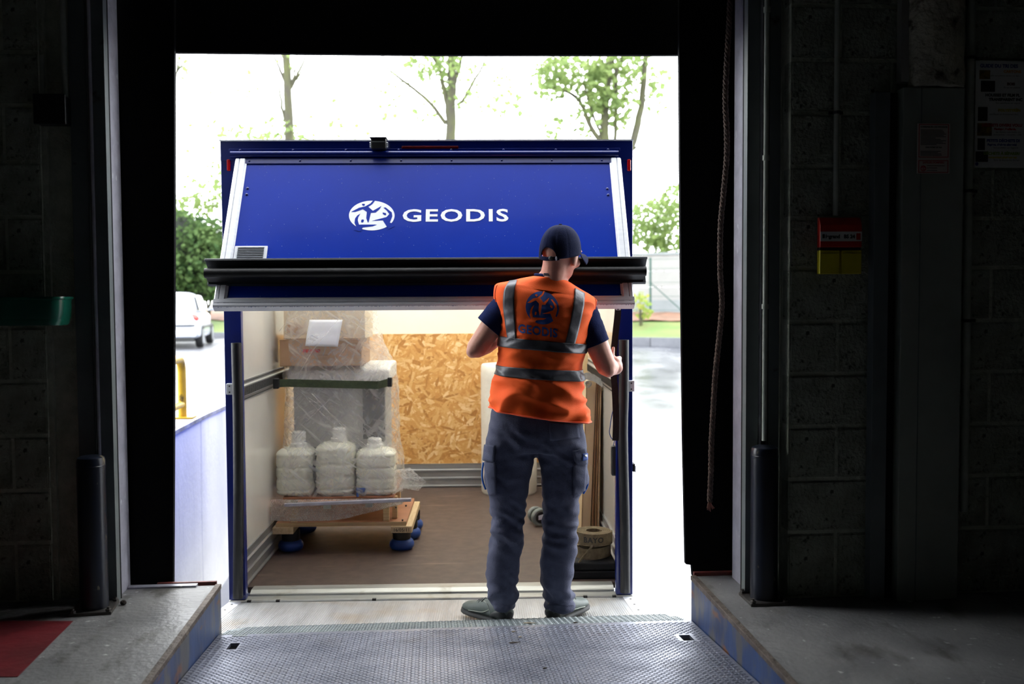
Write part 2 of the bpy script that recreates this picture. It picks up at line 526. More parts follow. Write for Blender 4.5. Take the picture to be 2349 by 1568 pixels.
# ------------------------------------------------------------------ bollards
def bollard(px, py, top_py, w_px, label, rz):
    b = at_z(px, py, 0)
    top = at(px, top_py, b.y).z
    r = w_px / 2 * (b - CAM_O).length / FPX
    root = empty('bollard', (b.x, b.y, 0), rz)
    tag(root, label, 'bollard', 'door bollards')
    MB().lathe([(r, .01), (r, top - .045), (r * 1.02, top - .044), (r * 1.02, top - .036), (r * 1.0, top - .035), (r * 1.0, top - .018), (r * .93, top - .006), (r * .7, top), (.001, top + .001)], 40).build('post', M_BOLLARD, root, smooth=35)
    MB().box(-r * 1.45, r * 1.45, -r * 1.45, r * 1.45, .0, .012).build('base_plate', M_BOLTSTEEL, root, bevel=.002)
    for sx in (-1, 1):
        for sy in (-1, 1):
            MB().lathe([(.011, .012), (.011, .02), (.006, .022), (.006, .028)], 6, Matrix.Translation((sx * r * 1.22, sy * r * 1.22, 0))).build('bolt', M_BOLTSTEEL, root)
    return root
bollard(217, 1398, 1045, 56, 'scuffed dark navy bollard on the left of the doorway', .1)
bollard(1752, 1376, 1022, 58, 'scuffed dark navy bollard on the right of the doorway', .0)

# ------------------------------------------------------------------ dock leveller
HY0, HZ0, HY1, HZ1, LY1, LZ1 = 1.98, .0, 4.11, -.182, 4.392, -.240
lev = empty('dock_leveller', (0, HY0, 0))
tag(lev, 'grey steel tread plate dock leveller sloping down to the truck lift', 'dock leveller')
slope = (HZ1 - HZ0) / (HY1 - HY0)
def zpl(y): return HZ0 + (y - HY0) * slope
def zlip(y): return HZ1 + (y - HY1) * (LZ1 - HZ1) / (LY1 - HY1)
XL, XR = PL + .016, PR - .016
def on_plate(x, y):
    p = at(x, y, 4)
    d = ray(x, y)
    t_ = (CAM_H - HZ0 + HY0 * slope) / (d.y * slope - d.z)
    return CAM_O + d * t_
# slots: (x0,x1,y0,y1)
slots = []
for (xa, xb, ya, yb) in ((524, 546, 1474, 1489), (1562, 1588, 1455, 1469), (533, 567, 1454, 1460)):
    a, b = on_plate(xa, yb), on_plate(xb, ya)
    c, d = on_plate(xb, yb), on_plate(xa, ya)
    xs = sorted([a.x, b.x, c.x, d.x]); ys = sorted([a.y, b.y])
    slots.append(((xs[0] + xs[1]) / 2, (xs[2] + xs[3]) / 2, ys[0], ys[1]))
def slab(zf, y0, y1, holes, xl=XL, xr=XR, nth=.012):
    xs = sorted(set([xl, xr] + [h[0] for h in holes] + [h[1] for h in holes]))
    ys = sorted(set([y0, y1] + [h[2] for h in holes] + [h[3] for h in holes]))
    mb = MB()
    bm = bmesh.new()
    vt = {}
    def V(x, y):
        if (x, y) not in vt: vt[(x, y)] = bm.verts.new((x, y - HY0, zf(y)))
        return vt[(x, y)]
    for i in range(len(xs) - 1):
        for j in range(len(ys) - 1):
            cx, cy = (xs[i] + xs[i + 1]) / 2, (ys[j] + ys[j + 1]) / 2
            if any(h[0] < cx < h[1] and h[2] < cy < h[3] for h in holes): continue
            bm.faces.new([V(xs[i], ys[j]), V(xs[i + 1], ys[j]), V(xs[i + 1], ys[j + 1]), V(xs[i], ys[j + 1])])
    r = bmesh.ops.extrude_face_region(bm, geom=bm.faces[:])
    for v in [g for g in r['geom'] if isinstance(g, bmesh.types.BMVert)]: v.co.z -= nth
    bmesh.ops.recalc_face_normals(bm, faces=bm.faces[:])
    me = bpy.data.meshes.new('plate'); bm.to_mesh(me); bm.free()
    return me
plate_o = link('plate', slab(zpl, HY0, HY1 - .006, slots), M_PLATE, lev)
lipme = MB()
lp = [(XL, HY1), (XR, HY1), (XR, LY1 - .09), (XR - .05, LY1 - .012), (XR - .1, LY1), (XL + .1, LY1), (XL + .05, LY1 - .012), (XL, LY1 - .09)]
n = len(lp)
lipme.add([(x, y - HY0, zlip(y)) for x, y in lp] + [(x, y - HY0, zlip(y) - .014) for x, y in lp],
          [tuple(range(n)), tuple(range(n, 2 * n))[::-1]] + [((i + 1) % n, i, n + i, n + (i + 1) % n) for i in range(n)])
lipme.build('lip', M_LIP, lev)
MB().tube([(XL, HY1 - HY0 - .002, HZ1 - .012), (XR, HY1 - HY0 - .002, HZ1 - .012)], .010, 10).build('hinge_pin', M_BOLTSTEEL, lev, smooth=50)
# raised tear-drop tread: too many to count, one piece of real relief
def tread(zf, y0, y1, clip, holes):
    mb = MB()
    pa, pb = .0262, .0150
    j = 0
    y = y0 + .008
    while y < y1 - .006:
        x = XL + .012 + (pa / 2 if j % 2 else 0)
        while x < XR - .012:
            if clip(x, y) and not any(h[0] - .012 < x < h[1] + .012 and h[2] - .007 < y < h[3] + .007 for h in holes):
                s = 1 if j % 2 else -1
                c = Vector((x, y - HY0, zf(y)))
                dx = Vector((.0112, s * .0042, 0)); dy = Vector((-s * .0016, .0034, 0))
                slope_ = (zf(y + .01) - zf(y)) / .01
                def P(u, v, h):
                    q = c + dx * u + dy * v; q.z = zf(q.y + HY0) + h; return q
                mb.add([P(-1, 0, -.0005), P(0, -1, -.0005), P(1, 0, -.0005), P(0, 1, -.0005), P(-.45, 0, .0022), P(.45, 0, .0022)],
                       [(0, 1, 5, 4), (1, 2, 5), (2, 3, 4, 5), (3, 0, 4)])
            x += pa
        y += pb; j += 1
    return mb
o = tread(zpl, 2.75, HY1 - .008, lambda x, y: True, slots).build('tread_relief', M_PLATE, lev); o['kind'] = 'stuff'
o = tread(zlip, HY1 + .012, LY1, lambda x, y: (XR - x > .055 and x - XL > .055) or y < LY1 - .1, []).build('lip_tread_relief', M_LIP, lev); o['kind'] = 'stuff'
# wood splinters lying on the plate
M_SPL = pm('weathered_splinter', (150, 140, 120), (96, 88, 74), 30, .9)
def splinter(px, py, lpx, hpx, tilt, label, dark=False, lip=False):
    zf = zlip if lip else zpl
    if lip:
        sl = (LZ1 - HZ1) / (LY1 - HY1); d = ray(px, py); t_ = (CAM_H - HZ1 + HY1 * sl) / (d.y * sl - d.z); c = CAM_O + d * t_
    else: c = on_plate(px, py)
    l = lpx * (c - CAM_O).length / FPX; w = hpx * (c - CAM_O).length / FPX * 1.6
    o = empty('wood_splinter', tuple(c + Vector((0, 0, .0022))), tilt)
    mb = MB()
    prof = [(-.5, .15), (-.3, .9), (0, 1), (.25, .7), (.5, .2)]
    vs = []
    for u, k in prof:
        for a in range(6):
            an = a * math.pi / 3
            vs.append((u * l, math.cos(an) * w * k / 2, .003 + math.sin(an) * .003 * k + random.uniform(0, .0008)))
    fs = [(i * 6 + a, i * 6 + (a + 1) % 6, i * 6 + 6 + (a + 1) % 6, i * 6 + 6 + a) for i in range(4) for a in range(6)] + [tuple(range(6))[::-1], tuple(range(24, 30))]
    o2 = bpy.data.objects.new('wood_splinter', mb.add(vs, fs).mesh('splinter'))
    bpy.data.objects.remove(o)
    COL.objects.link(o2)
    o2.data.materials.append(MATS['dark_splinter'] if dark else M_SPL)
    o2.location = c + Vector((0, 0, .0022)); o2.rotation_euler = (math.atan(slope), 0, tilt)
    tag(o2, label, 'wood splinter', 'splinters on the leveller')
pm('dark_splinter', (70, 60, 50), (46, 38, 32), 30, .9)
splinter(1215, 1431, 32, 3, -.1, 'long pale splinter on the leveller lip below the right trouser leg', lip=True)
splinter(1321, 1430, 13, 3, .3, 'short dark splinter on the leveller lip by the right shoe', True, True)
splinter(1181, 1476, 28, 4, .12, 'dark splinter on the tread plate, longest of the cluster', True)
splinter(1193, 1463, 9, 5, .5, 'small pale splinter just above the dark one on the tread plate')
splinter(1178, 1451, 10, 3, .1, 'tiny pale splinter farthest up the tread plate cluster')
splinter(1250, 1535, 10, 4, .2, 'small brown splinter alone low on the tread plate', True)

# ------------------------------------------------------------------ things on the right wall
Yw = WR_Y - .012
# steel column of the building: flange, web gap, wide panel
def wx(px, py=700, Y=None): return at(px, py, Y or Yw).x
col = empty('steel_column', (wx(2030), Yw, 0))
tag(col, 'grey steel building column with wide flat casing on the right wall', 'column')
cx = col.location.x
MB().box(wx(1990) - cx, wx(2024) - cx, -.05, -.0, 0, at(1998, 210, Yw - .05).z).build('flange', M_STEELGREEN, col, bevel=.002)
MB().box(wx(2024) - cx, wx(2052) - cx, -.012, -.0, 0, at(2030, 214, Yw).z).build('web', M_BLACKRUB, col)  # web coloured black for the shade in the gap beside the flange
MB().box(wx(2050) - cx, wx(2188) - cx, -.06, -.0, 0, at(2100, 200, Yw - .06).z).build('casing', M_STEELPANEL, col, bevel=.003)
MB().box(wx(2090) - cx, wx(2092) - cx, -.0615, -.06, 0, at(2100, 201, Yw - .06).z).build('seam', M_STEELGREEN, col)
mb = MB()
za, zb = at(2120, 205, Yw).z, 3.0
mb.grid(lambda u, v: (wx(2072) + (wx(2185) - wx(2072)) * u + (noise.noise((0, v * 9, 3)) * .012 if u in (0, 1) else 0), Yw - .03 - (.05 * math.sin(math.pi * min(max(u, 0), 1)) ** .4) + noise.noise((u * 9, v * 14, 0)) * .012, za + (zb - za) * v), 14, 30)
o = mb.build('concrete_pillar', M_ROUGHC, smooth=60, solid=.03)
tag(o, 'rough pale concrete pillar face above the steel column casing', 'pillar')
mb = MB(); mb.box(wx(2050), wx(2073), Yw - .04, Yw, za + .02, 3.0)
struct(mb.build('trim_7', M_DARKW))

def pipe(name, x0, y0, x1, y1, r, label, clamps=(), Y=None):
    Y = Y or Yw - r - .004
    a, b = at(x0, y0, Y), at(x1, y1, Y)
    root = empty(name, tuple(b))
    tag(root, label, 'conduit')
    MB().tube([a - b, Vector((0, 0, 0))], r, 10).build('pipe', M_CONDUIT, root, smooth=50)
    for cy in clamps:
        c = at(x0 + (x1 - x0) * (cy - y0) / (y1 - y0), cy, Y) - b
        mb = MB(); mb.tube([c + Vector((0, 0, -.006)), c + Vector((0, 0, .006))], r * 1.35, 10); mb.box(c.x - r * 2.6, c.x + r * 2.6, r * .4, r + .004, c.z - .006, c.z + .006)
        mb.build('clamp', M_DARKBOX, root)
pipe('wall_conduit', 1922, -60, 1917, 494, .0105, 'thin grey conduit dropping into the red and yellow alarm box', (258,))
pipe('wall_conduit', 2229, -60, 2211, 1172, .0155, 'thick grey conduit running down between the column and the posters', (133, 438, 735))

# alarm box
M_RBOX = pm('red_plastic', (205, 40, 26), (185, 34, 22), 8, .4)
M_YBOX = pm('yellow_plastic', (214, 200, 30), (198, 186, 26), 8, .4)
M_WPAPER = pm('white_print', (214, 216, 214), (204, 206, 204), 10, .6)
M_INK = pm('black_ink', (22, 22, 26), (16, 16, 20), 10, .6)
bx0, bx1 = wx(1881, 560, Yw - .036), wx(1977, 560, Yw - .036)
zt, zbm = at(1930, 498, Yw - .03).z, at(1930, 628, Yw - .036).z
box = empty('alarm_box', ((bx0 + bx1) / 2, Yw, zbm))
tag(box, 'small red and yellow wall alarm box under the thin conduit', 'alarm box')
hw = (bx1 - bx0) / 2; hh = zt - zbm
MB().prism([(-.005, hh), (-.005, hh * .47), (-.037, hh * .47), (-.037, hh * .86), (-.022, hh)], 0, -hw, hw).build('red_cover', M_RBOX, box, bevel=.003)
MB().box(-hw * .98, hw * .98, -.03, -.005, hh * .43, hh * .47).build('dark_gap', M_DARKBOX, box)
for s in (-1, 1):
    xa, xb = (-hw, -hw * .05) if s < 0 else (hw * .05, hw)
    y_ = MB().box(xa, xb, -.036, -.005, 0, hh * .42).build('yellow_cover', M_YBOX, box, bevel=.003)
    MB().box(xa + .003, xb - .003, -.0372, -.036, hh * .365, hh * .372).build('groove', M_DARKBOX, y_)
lab = MB().box(-hw * .99, hw * .99, -.0385, -.037, hh * .575, hh * .745).build('label_strip', M_WPAPER, box)
def put_text(txt, size, x, y, z, mat, parent, bold=0.0, sx=1.0, align='LEFT', name='lettering', spacing=1.0):
    me = text_mesh(txt, size, bold, sx, spacing, align)
    me.transform(Matrix.Translation((x, y, z)) @ Matrix.Rotation(math.pi / 2, 4, 'X'))
    return link(name, me, mat, parent)
put_text('legrand', hh * .088, -hw * .75, -.0390, hh * .63, M_INK, lab, .001)
put_text('BS 24', hh * .088, hw * .12, -.0390, hh * .63, M_INK, lab, .001)
for k, (x0, x1, y0, y1) in enumerate(((-.9, -.79, .628, .70), (.72, .92, .60, .715))):
    MB().box(hw * x0, hw * x1, -.0392, -.0386, hh * y0, hh * y1).build('printed_square', M_INK if k == 0 else M_RBOX, lab)

# fire notice
M_NOTICE = pm('notice_card', (206, 196, 190), (196, 186, 180), 6, .5)
M_REDINK = pm('red_ink', (176, 30, 40), (160, 26, 36), 10, .6)
M_BLUEINK = pm('blue_ink', (36, 44, 140), (30, 38, 120), 10, .6)
M_ORANGEINK = pm('orange_ink', (214, 140, 20), (200, 130, 20), 10, .6)
M_YELINK = pm('yellow_ink', (206, 190, 30), (190, 176, 30), 10, .6)
M_GRNINK = pm('green_ink', (128, 160, 40), (118, 150, 36), 10, .6)
M_BRINK = pm('brown_ink', (90, 40, 30), (80, 34, 26), 10, .6)
M_PHOTO = pm('dark_printed_photo', (46, 44, 42), (20, 20, 22), 30, .5)
M_PHOTOY = pm('yellowish_printed_photo', (150, 120, 40), (50, 44, 30), 26, .5)
Yp = Yw - .064
n0, n1 = at(2104, 283, Yp), at(2177, 398, Yp)
fire = MB().box(0, n1.x - n0.x, 0, .002, n1.z - n0.z, 0).build('fire_notice', M_NOTICE)
fire.location = (n0.x, Yp - .003, n0.z)
tag(fire, 'small white and red fire instruction notice on the column casing', 'notice')
nw, nh = n1.x - n0.x, n0.z - n1.z
def frame(parent, x0, x1, z0, z1, t, m, y=-.0006):
    mb = MB()
    mb.box(x0, x1, y, 0, z1 - t, z1); mb.box(x0, x1, y, 0, z0, z0 + t); mb.box(x0, x0 + t, y, 0, z0, z1); mb.box(x1 - t, x1, y, 0, z0, z1)
    return mb.build('printed_border', m, parent)
frame(fire, nw * .04, nw * .96, -nh * .68, -nh * .015, nw * .022, M_REDINK)
frame(fire, nw * .04, nw * .96, -nh * .985, -nh * .735, nw * .022, M_REDINK)
put_text("CONSIGNES EN CAS D'INCENDIE", nh * .046, nw * .5, -.001, -nh * .085, M_INK, fire, .0004, .82, 'CENTER')
put_text("DANS L'INTERET DE TOUS", nh * .036, nw * .5, -.001, -nh * .49, M_INK, fire, .0004, .8, 'CENTER')
put_text('SAPEURS POMPIERS', nh * .055, nw * .5, -.001, -nh * .80, M_REDINK, fire, .0004, .95, 'CENTER')
rg = random.Random(5)
z = -.13
while z > -.66:
    if not (-.53 < z < -.44):
        MB().box(nw * .1, nw * rg.uniform(.55, .9), -.0006, 0, nh * z - nh * .007, nh * z + nh * .005).build('printed_line', M_INK, fire)
    z -= .0265
for k, z in enumerate((-.845, -.89, -.94)):
    MB().box(nw * .3, nw * (.85, .62, .62)[k], -.0006, 0, nh * z - nh * .006, nh * z + nh * .005).build('printed_line', M_INK, fire)
mb = MB(); mb.tube([(nw * .19 + math.cos(a * .3) * nw * .075, -.001, -nh * .90 + math.sin(a * .3) * nw * .075) for a in range(21)], .0016, 6, closed=True)
mb.box(nw * .13, nw * .25, -.001, 0, -nh * .885, -nh * .865)
mb.build('telephone_mark', M_REDINK, fire)
put_text('18', nh * .05, nw * .19, -.001, -nh * .935, M_REDINK, fire, .0004, 1, 'CENTER')

# sorting guide poster
g0, g1 = at(2238, 139, Yw - .006), at(2233, 384, Yw - .006)
gz = g0.z - g1.z
ppm = gz / 245.0                      # metres per photo pixel on the poster
pw = .42
post = MB().box(0, pw, 0, .002, -gz, 0).build('sorting_poster', M_WPAPER)
post.location = (g0.x, Yw - .008, g0.z)
tag(post, 'large white waste sorting guide poster at the right edge of the wall', 'poster')
def T(txt, px, py, hpx, m, bold=.0006, sx=1.0):
    put_text(txt, hpx * ppm * 1.36, (px - 2238) * ppm, -.001, -(py - 139) * ppm, m, post, bold, sx)
T('GUIDE DU TRI DES', 2248, 154.5, 8, M_BLUEINK, .0008, 1.0)
T('CARTONS', 2305, 166, 6, M_ORANGEINK, .0006, 1.12)
T('plat sur palettes carton ou dans', 2274, 174.5, 4, M_INK, 0)
T('BOIS', 2314, 194.5, 6, M_BRINK, .0008, 1.1)
T('En tas sur palettes', 2306, 201.5, 4, M_INK, 0)
T('HOUSSES ET FILM PL', 2262, 220.5, 6.5, M_INK, .0008, 1.04)
T('TRANSPARENT INC', 2271, 230.5, 6.5, M_INK, .0008, 1.04)
T('Sacs spécifiques sur suppor', 2287, 237, 4, M_INK, 0)
T('POLYSTYRÈN', 2294, 255, 6, M_YELINK, .0008, 1.1)
T('spécifiques ou directement dans', 2272, 263, 4, M_INK, 0)
T('DÉCHETS DIVERS VOLU', 2255, 289.5, 6.5, M_REDINK, .0008, 1.04)
T('Plastique, feuillards,', 2284, 297.5, 5, M_REDINK, .0006)
T('des déchets valorisables (ca', 2288, 304, 4, M_INK, 0)
T('polystyrène) : containers 1.000', 2283, 310, 4, M_INK, 0)
T('PETITS DÉCHETS DI', 2267, 325, 6.5, M_BLUEINK, .0008, 1.04)
T('Papiers, déchets alimentai', 2269, 333.5, 5, M_BLUEINK, .0006)
T('Sacs poubelles sur supports', 2283, 340, 4, M_INK, 0)
T('DÉCHETS À SÉPARER/', 2260, 354.5, 6.5, M_GRNINK, .0008, 1.04)
T('comportant plusieurs nat', 2271, 362.5, 5, M_YELINK, .0006)
T('Zone de dépose des déchets', 2284, 368.5, 4, M_INK, 0)
for k, (x0, y0, x1, y1, m) in enumerate(((2247, 161, 2273, 181, M_PHOTOY), (2251, 185, 2285, 210, M_PHOTO), (2245, 245, 2268, 277, M_PHOTO), (2244, 282, 2279, 311, M_PHOTOY), (2245, 317, 2263, 344, M_PHOTO), (2241, 347, 2271, 371, M_PHOTO))):
    MB().box((x0 - 2238) * ppm, (x1 - 2238) * ppm, -.0005, 0, -(y1 - 139) * ppm, -(y0 - 139) * ppm).build('printed_picture', m, post)
mb = MB(); mb.add([((2244 - 2238 + 4 * math.cos(a * .4)) * ppm, -.0008, (-(376 - 139) + 4 * math.sin(a * .4)) * ppm) for a in range(16)], [tuple(range(16))])
mb.build('blue_emblem', M_BLUEINK, post)

# ------------------------------------------------------------------ things on the left wall
Yl = WL_Y - .012
M_GREENP = pm('dark_green_plastic', (20, 92, 74), (16, 78, 62), 6, .25)
a0, a1 = at(-60, 665, Yl - .16), at(143, 680, Yl - .16)
tray = empty('green_tub', ((a0.x + a1.x) / 2, Yl - .10, at(140, 745, Yl - .1).z))
tag(tray, 'dark green rounded plastic tub fixed to the left block wall', 'tub')
tw = (a1.x - a0.x) / 2; th_ = a1.z - tray.location.z
def rrect(w, d, r, n=6):
    pts = []
    for (sx, sy, a0_) in ((1, 1, 0), (-1, 1, 90), (-1, -1, 180), (1, -1, 270)):
        for k in range(n + 1):
            a = math.radians(a0_ + 90 * k / n)
            pts.append((sx * (w - r) + r * math.cos(a), sy * (d - r) + r * math.sin(a)))
    return pts
mb = MB()
rings = [(.90, 0), (.93, .01), (.95, .02), (.95, .026), (.97, .03), (.99, th_ - .012), (1.02, th_ - .01), (1.03, th_ - .004), (1.02, th_), (.98, th_), (.96, th_ - .01), (.90, .03)]
base = rrect(tw, .085, .05)
vs = []
for k, z in rings: vs += [(x * k, y * k, z) for x, y in base]
nb = len(base)
fs = [(i * nb + j, i * nb + (j + 1) % nb, (i + 1) * nb + (j + 1) % nb, (i + 1) * nb + j) for i in range(len(rings) - 1) for j in range(nb)]
fs += [tuple(range(nb))[::-1], tuple(range((len(rings) - 1) * nb, len(rings) * nb))]
mb.add(vs, fs).build('shell', M_GREENP, tray, smooth=40)
mb = MB(); mb.box(-tw * .6, tw * .6, .075, .10, th_ * .3, th_ * .8); mb.build('wall_bracket', M_DARKBOX, tray)
pa, pb = at(141, -60, Yl), at(151, 226, Yl)
jb = empty('junction_box', (at(130, 290, Yl).x, Yl, at(130, 290, Yl).z))
tag(jb, 'dark junction box with a pale conduit on the left block wall', 'junction box')
w_ = at(165, 260, Yl).x - at(96, 260, Yl).x; h_ = at(130, 225, Yl).z - jb.location.z
MB().box(-w_ / 2, w_ / 2, -.07, 0, 0, h_).build('housing', M_DARKBOX, jb, bevel=.004)
MB().box(-w_ / 2 - .003, w_ / 2 + .003, -.074, -.062, -.003, h_ + .003).build('cover', M_DARKBOX, jb, bevel=.003)
o_ = Vector(jb.location)
MB().tube([Vector((pb.x - o_.x + .005, -.02, h_)), Vector((pa.x - o_.x + .005, -.02, 3.0 - o_.z))], .012, 10).build('conduit', M_CONDUIT, jb, smooth=50)
pc = at(100, 220, Yl); pd = at(96, 128, Yl)
MB().box(pc.x - o_.x - .008, pc.x - o_.x + .008, -.014, 0, h_, pd.z - o_.z).build('cable_cover', M_CONDUIT, jb, bevel=.002)

# debris on the concrete (a dark pebble-like nut)
c = at_z(283, 1387, .0)
mb = MB(); mb.ball((0, 0, .010), (.013, .011, .010), 10, 7)
o = mb.build('debris_lump', pm('dark_clod', (58, 48, 42), (40, 34, 30), 30, .9, bump=.6), smooth=60); o.location = c
tag(o, 'small dark lump of dirt on the floor beside the left bollard', 'debris')
# ------------------------------------------------------------------ the truck
M_BLUE = pm('truck_blue_paint', (0, 46, 162), (0, 41, 150), 1.5, .22, spec=.35, coat=.12, bump=.02, bscale=3)
M_BLUESHADE = pm('truck_blue_shaded', (0, 26, 112), (0, 22, 98), 3, .3, coat=.3)  # truck blue again, with the frame's shading put into the colour
M_ALU = pm('aluminium_profile', (236, 238, 243), (224, 226, 232), 10, .45, .1, stretch=(1, 1, 8))
M_ALUD = pm('aluminium_sill', (196, 198, 194), (166, 168, 162), 6, .4, .45, bump=.05, stretch=(.3, 4, 4))
extra_layer(M_ALUD, (130, 120, 100), 9, .6, .72, amount=.5)
M_WHITEWALL = pm('glossy_white_liner', (226, 224, 216), (218, 215, 206), 1.5, .12, coat=.3)
M_CREAM = pm('cream_bulkhead_liner', (238, 234, 222), (230, 226, 212), 1.5, .35)
M_PLYFLOOR = pm('brown_phenolic_floor', (92, 76, 68), (76, 63, 56), 14, .55, bump=.06, bscale=160)
extra_layer(M_PLYFLOOR, (132, 114, 100), 5, .62, .74, (.5, 3, 1), amount=.55)
M_KICK = pm('ribbed_aluminium_kick_rail', (178, 180, 180), (156, 158, 158), 8, .35, .6, stretch=(.2, .2, 4))
M_SHINYBLK = pm('wet_black_rubber', (20, 21, 23), (13, 14, 16), 14, .52, bump=.12, bscale=26)
M_BLKALU = pm('dark_grey_extrusion', (64, 67, 70), (52, 55, 58), 8, .35, .3)
M_REDLENS = pm('red_lens', (190, 12, 20), (160, 8, 14), 20, .15, coat=.5)
M_DKRED = pm('unlit_red_lens', (96, 14, 22), (80, 10, 16), 20, .2)
M_WHITEPLAST = pm('white_plastic', (225, 228, 232), (214, 217, 222), 8, .4)
M_WHITEVINYL = pm('white_vinyl', (240, 243, 248), (234, 238, 245), 4, .4)
M_WEBBLACK = pm('black_webbing', (20, 20, 22), (14, 14, 16), 60, .85, bump=.3)
# translucent roof sheet
M_ROOF = bpy.data.materials.new('translucent_roof_sheet'); M_ROOF.use_nodes = True
nt = M_ROOF.node_tree; nt.nodes.clear()
out = nt.nodes.new('ShaderNodeOutputMaterial'); mx = nt.nodes.new('ShaderNodeMixShader'); tr = nt.nodes.new('ShaderNodeBsdfTranslucent'); df = nt.nodes.new('ShaderNodeBsdfDiffuse')
nz = nt.nodes.new('ShaderNodeTexNoise'); nz.inputs['Scale'].default_value = 3
rp_ = nt.nodes.new('ShaderNodeValToRGB'); rp_.color_ramp.elements[0].color = (.92, .90, .85, 1); rp_.color_ramp.elements[1].color = (.97, .95, .90, 1)
nt.links.new(nz.outputs['Fac'], rp_.inputs['Fac'])
nt.links.new(rp_.outputs['Color'], tr.inputs['Color']); df.inputs['Color'].default_value = (.85, .84, .8, 1)
mx.inputs['Fac'].default_value = .15
nt.links.new(tr.outputs[0], mx.inputs[1]); nt.links.new(df.outputs[0], mx.inputs[2]); nt.links.new(mx.outputs[0], out.inputs[0])
# oriented strand board
M_OSB = bpy.data.materials.new('oriented_strand_board'); M_OSB.use_nodes = True
nt = M_OSB.node_tree; N = nt.nodes; L = nt.links; bs = N['Principled BSDF']; bs.inputs['Roughness'].default_value = .6
tc = N.new('ShaderNodeTexCoord')
vals = []
for k, ang in enumerate((12, 75, 128, 160, 40)):
    mp = N.new('ShaderNodeMapping'); mp.inputs['Rotation'].default_value = (0, math.radians(ang), 0); mp.inputs['Location'].default_value = (k * 3.7, k, k * 1.3)
    sx = N.new('ShaderNodeVectorMath'); sx.operation = 'MULTIPLY'; sx.inputs[1].default_value = (11 + k, 0, 56 - 4 * k)
    L.new(tc.outputs['Object'], mp.inputs['Vector']); L.new(mp.outputs['Vector'], sx.inputs[0])
    vo = N.new('ShaderNodeTexVoronoi'); vo.inputs['Scale'].default_value = 1.0
    L.new(sx.outputs[0], vo.inputs['Vector'])
    sp = N.new('ShaderNodeSeparateColor'); L.new(vo.outputs['Color'], sp.inputs[0])
    vals.append(sp)
cur = None; curc = None
for sp in vals:
    if cur is None: cur, curc = sp.outputs[0], sp.outputs[1]; continue
    gt = N.new('ShaderNodeMath'); gt.operation = 'GREATER_THAN'; L.new(sp.outputs[0], gt.inputs[0]); L.new(cur, gt.inputs[1])
    m1 = N.new('ShaderNodeMix'); m1.data_type = 'FLOAT'; L.new(gt.outputs[0], m1.inputs['Factor']); L.new(curc, m1.inputs['A']); L.new(sp.outputs[1], m1.inputs['B'])
    mm = N.new('ShaderNodeMath'); mm.operation = 'MAXIMUM'; L.new(cur, mm.inputs[0]); L.new(sp.outputs[0], mm.inputs[1])
    cur, curc = mm.outputs[0], m1.outputs[0]
nz = N.new('ShaderNodeTexNoise'); nz.inputs['Scale'].default_value = 60; L.new(tc.outputs['Object'], nz.inputs['Vector'])
ad = N.new('ShaderNodeMath'); ad.operation = 'MULTIPLY_ADD'; ad.inputs[1].default_value = .35; L.new(nz.outputs['Fac'], ad.inputs[0]); L.new(curc, ad.inputs[2])
cr = N.new('ShaderNodeValToRGB')
for e in list(cr.color_ramp.elements)[1:]: cr.color_ramp.elements.remove(e)
cr.color_ramp.elements[0].position = .12; cr.color_ramp.elements[0].color = (*lin((176, 122, 62)), 1)
for p, c in ((.4, (204, 148, 80)), (.75, (214, 164, 98)), (1.0, (222, 178, 116)), (1.18, (238, 206, 156))):
    e = cr.color_ramp.elements.new(min(p / 1.35, 1)); e.color = (*lin(c), 1)
sc_ = N.new('ShaderNodeMath'); sc_.operation = 'DIVIDE'; sc_.inputs[1].default_value = 1.35
L.new(ad.outputs[0], sc_.inputs[0]); L.new(sc_.outputs[0], cr.inputs['Fac']); L.new(cr.outputs['Color'], bs.inputs['Base Color'])

TA = math.radians(3.1)
TO = Vector((-.01, 5.058, -.329))
truck = empty('box_truck', TO, -TA)
tag(truck, 'blue box truck backed up to the dock with its rear flap raised', 'truck')
TM = Matrix.Translation(TO) @ Matrix.Rotation(-TA, 4, 'Z')
def th(x, y, ax, v): return hit(TM, x, y, ax, v)
BW, BI, BACK, TOPZ = 1.03, 1.0, 2.88, 2.30

for s in (-1, 1):
    mb = MB(); mb.prism([(s * BW, -.015), (s * .945, -.015), (s * .945, .03), (s * .985, .05), (s * .985, .09), (s * BW, .09)] if s > 0 else [(s * BW, .09), (s * .985, .09), (s * .985, .05), (s * .945, .03), (s * .945, -.015), (s * BW, -.015)], 2, 0, 2.22)
    mb.build('rear_post', M_BLUESHADE, truck, bevel=.003)
    MB().box(min(s * BI, s * BW), max(s * BI, s * BW), .09, BACK + .06, -.10, TOPZ).build('side_wall', M_BLUE, truck)
    MB().box(min(s * (BI - .004), s * BI), max(s * (BI - .004), s * BI), .05, BACK, .0, TOPZ - .01).build('inner_liner', M_WHITEWALL, truck)
MB().box(-BW, BW, -.02, .09, 2.215, 2.312).build('header', M_BLUESHADE, truck, bevel=.003)
MB().box(-BW - .003, BW + .003, -.024, .095, 2.312, 2.318).build('roof_edge', M_WHITEVINYL, truck)
MB().box(-BW, BW, .09, BACK + .06, TOPZ, TOPZ + .006).build('roof_sheet', M_ROOF, truck)
MB().box(-BW, BW, BACK + .012, BACK + .06, -.10, TOPZ).build('bulkhead', M_BLUE, truck)
MB().box(-BI, BI, BACK + .004, BACK + .012, .0, TOPZ).build('bulkhead_liner', M_CREAM, truck)
osb_top = th(1000, 765, 1, BACK).z
MB().box(-BI + .006, BI - .006, BACK - .012, BACK + .004, .18, osb_top).build('strand_board', M_OSB, truck)
MB().box(-BI, BI, .17, BACK, -.02, .010).build('load_floor', M_PLYFLOOR, truck)
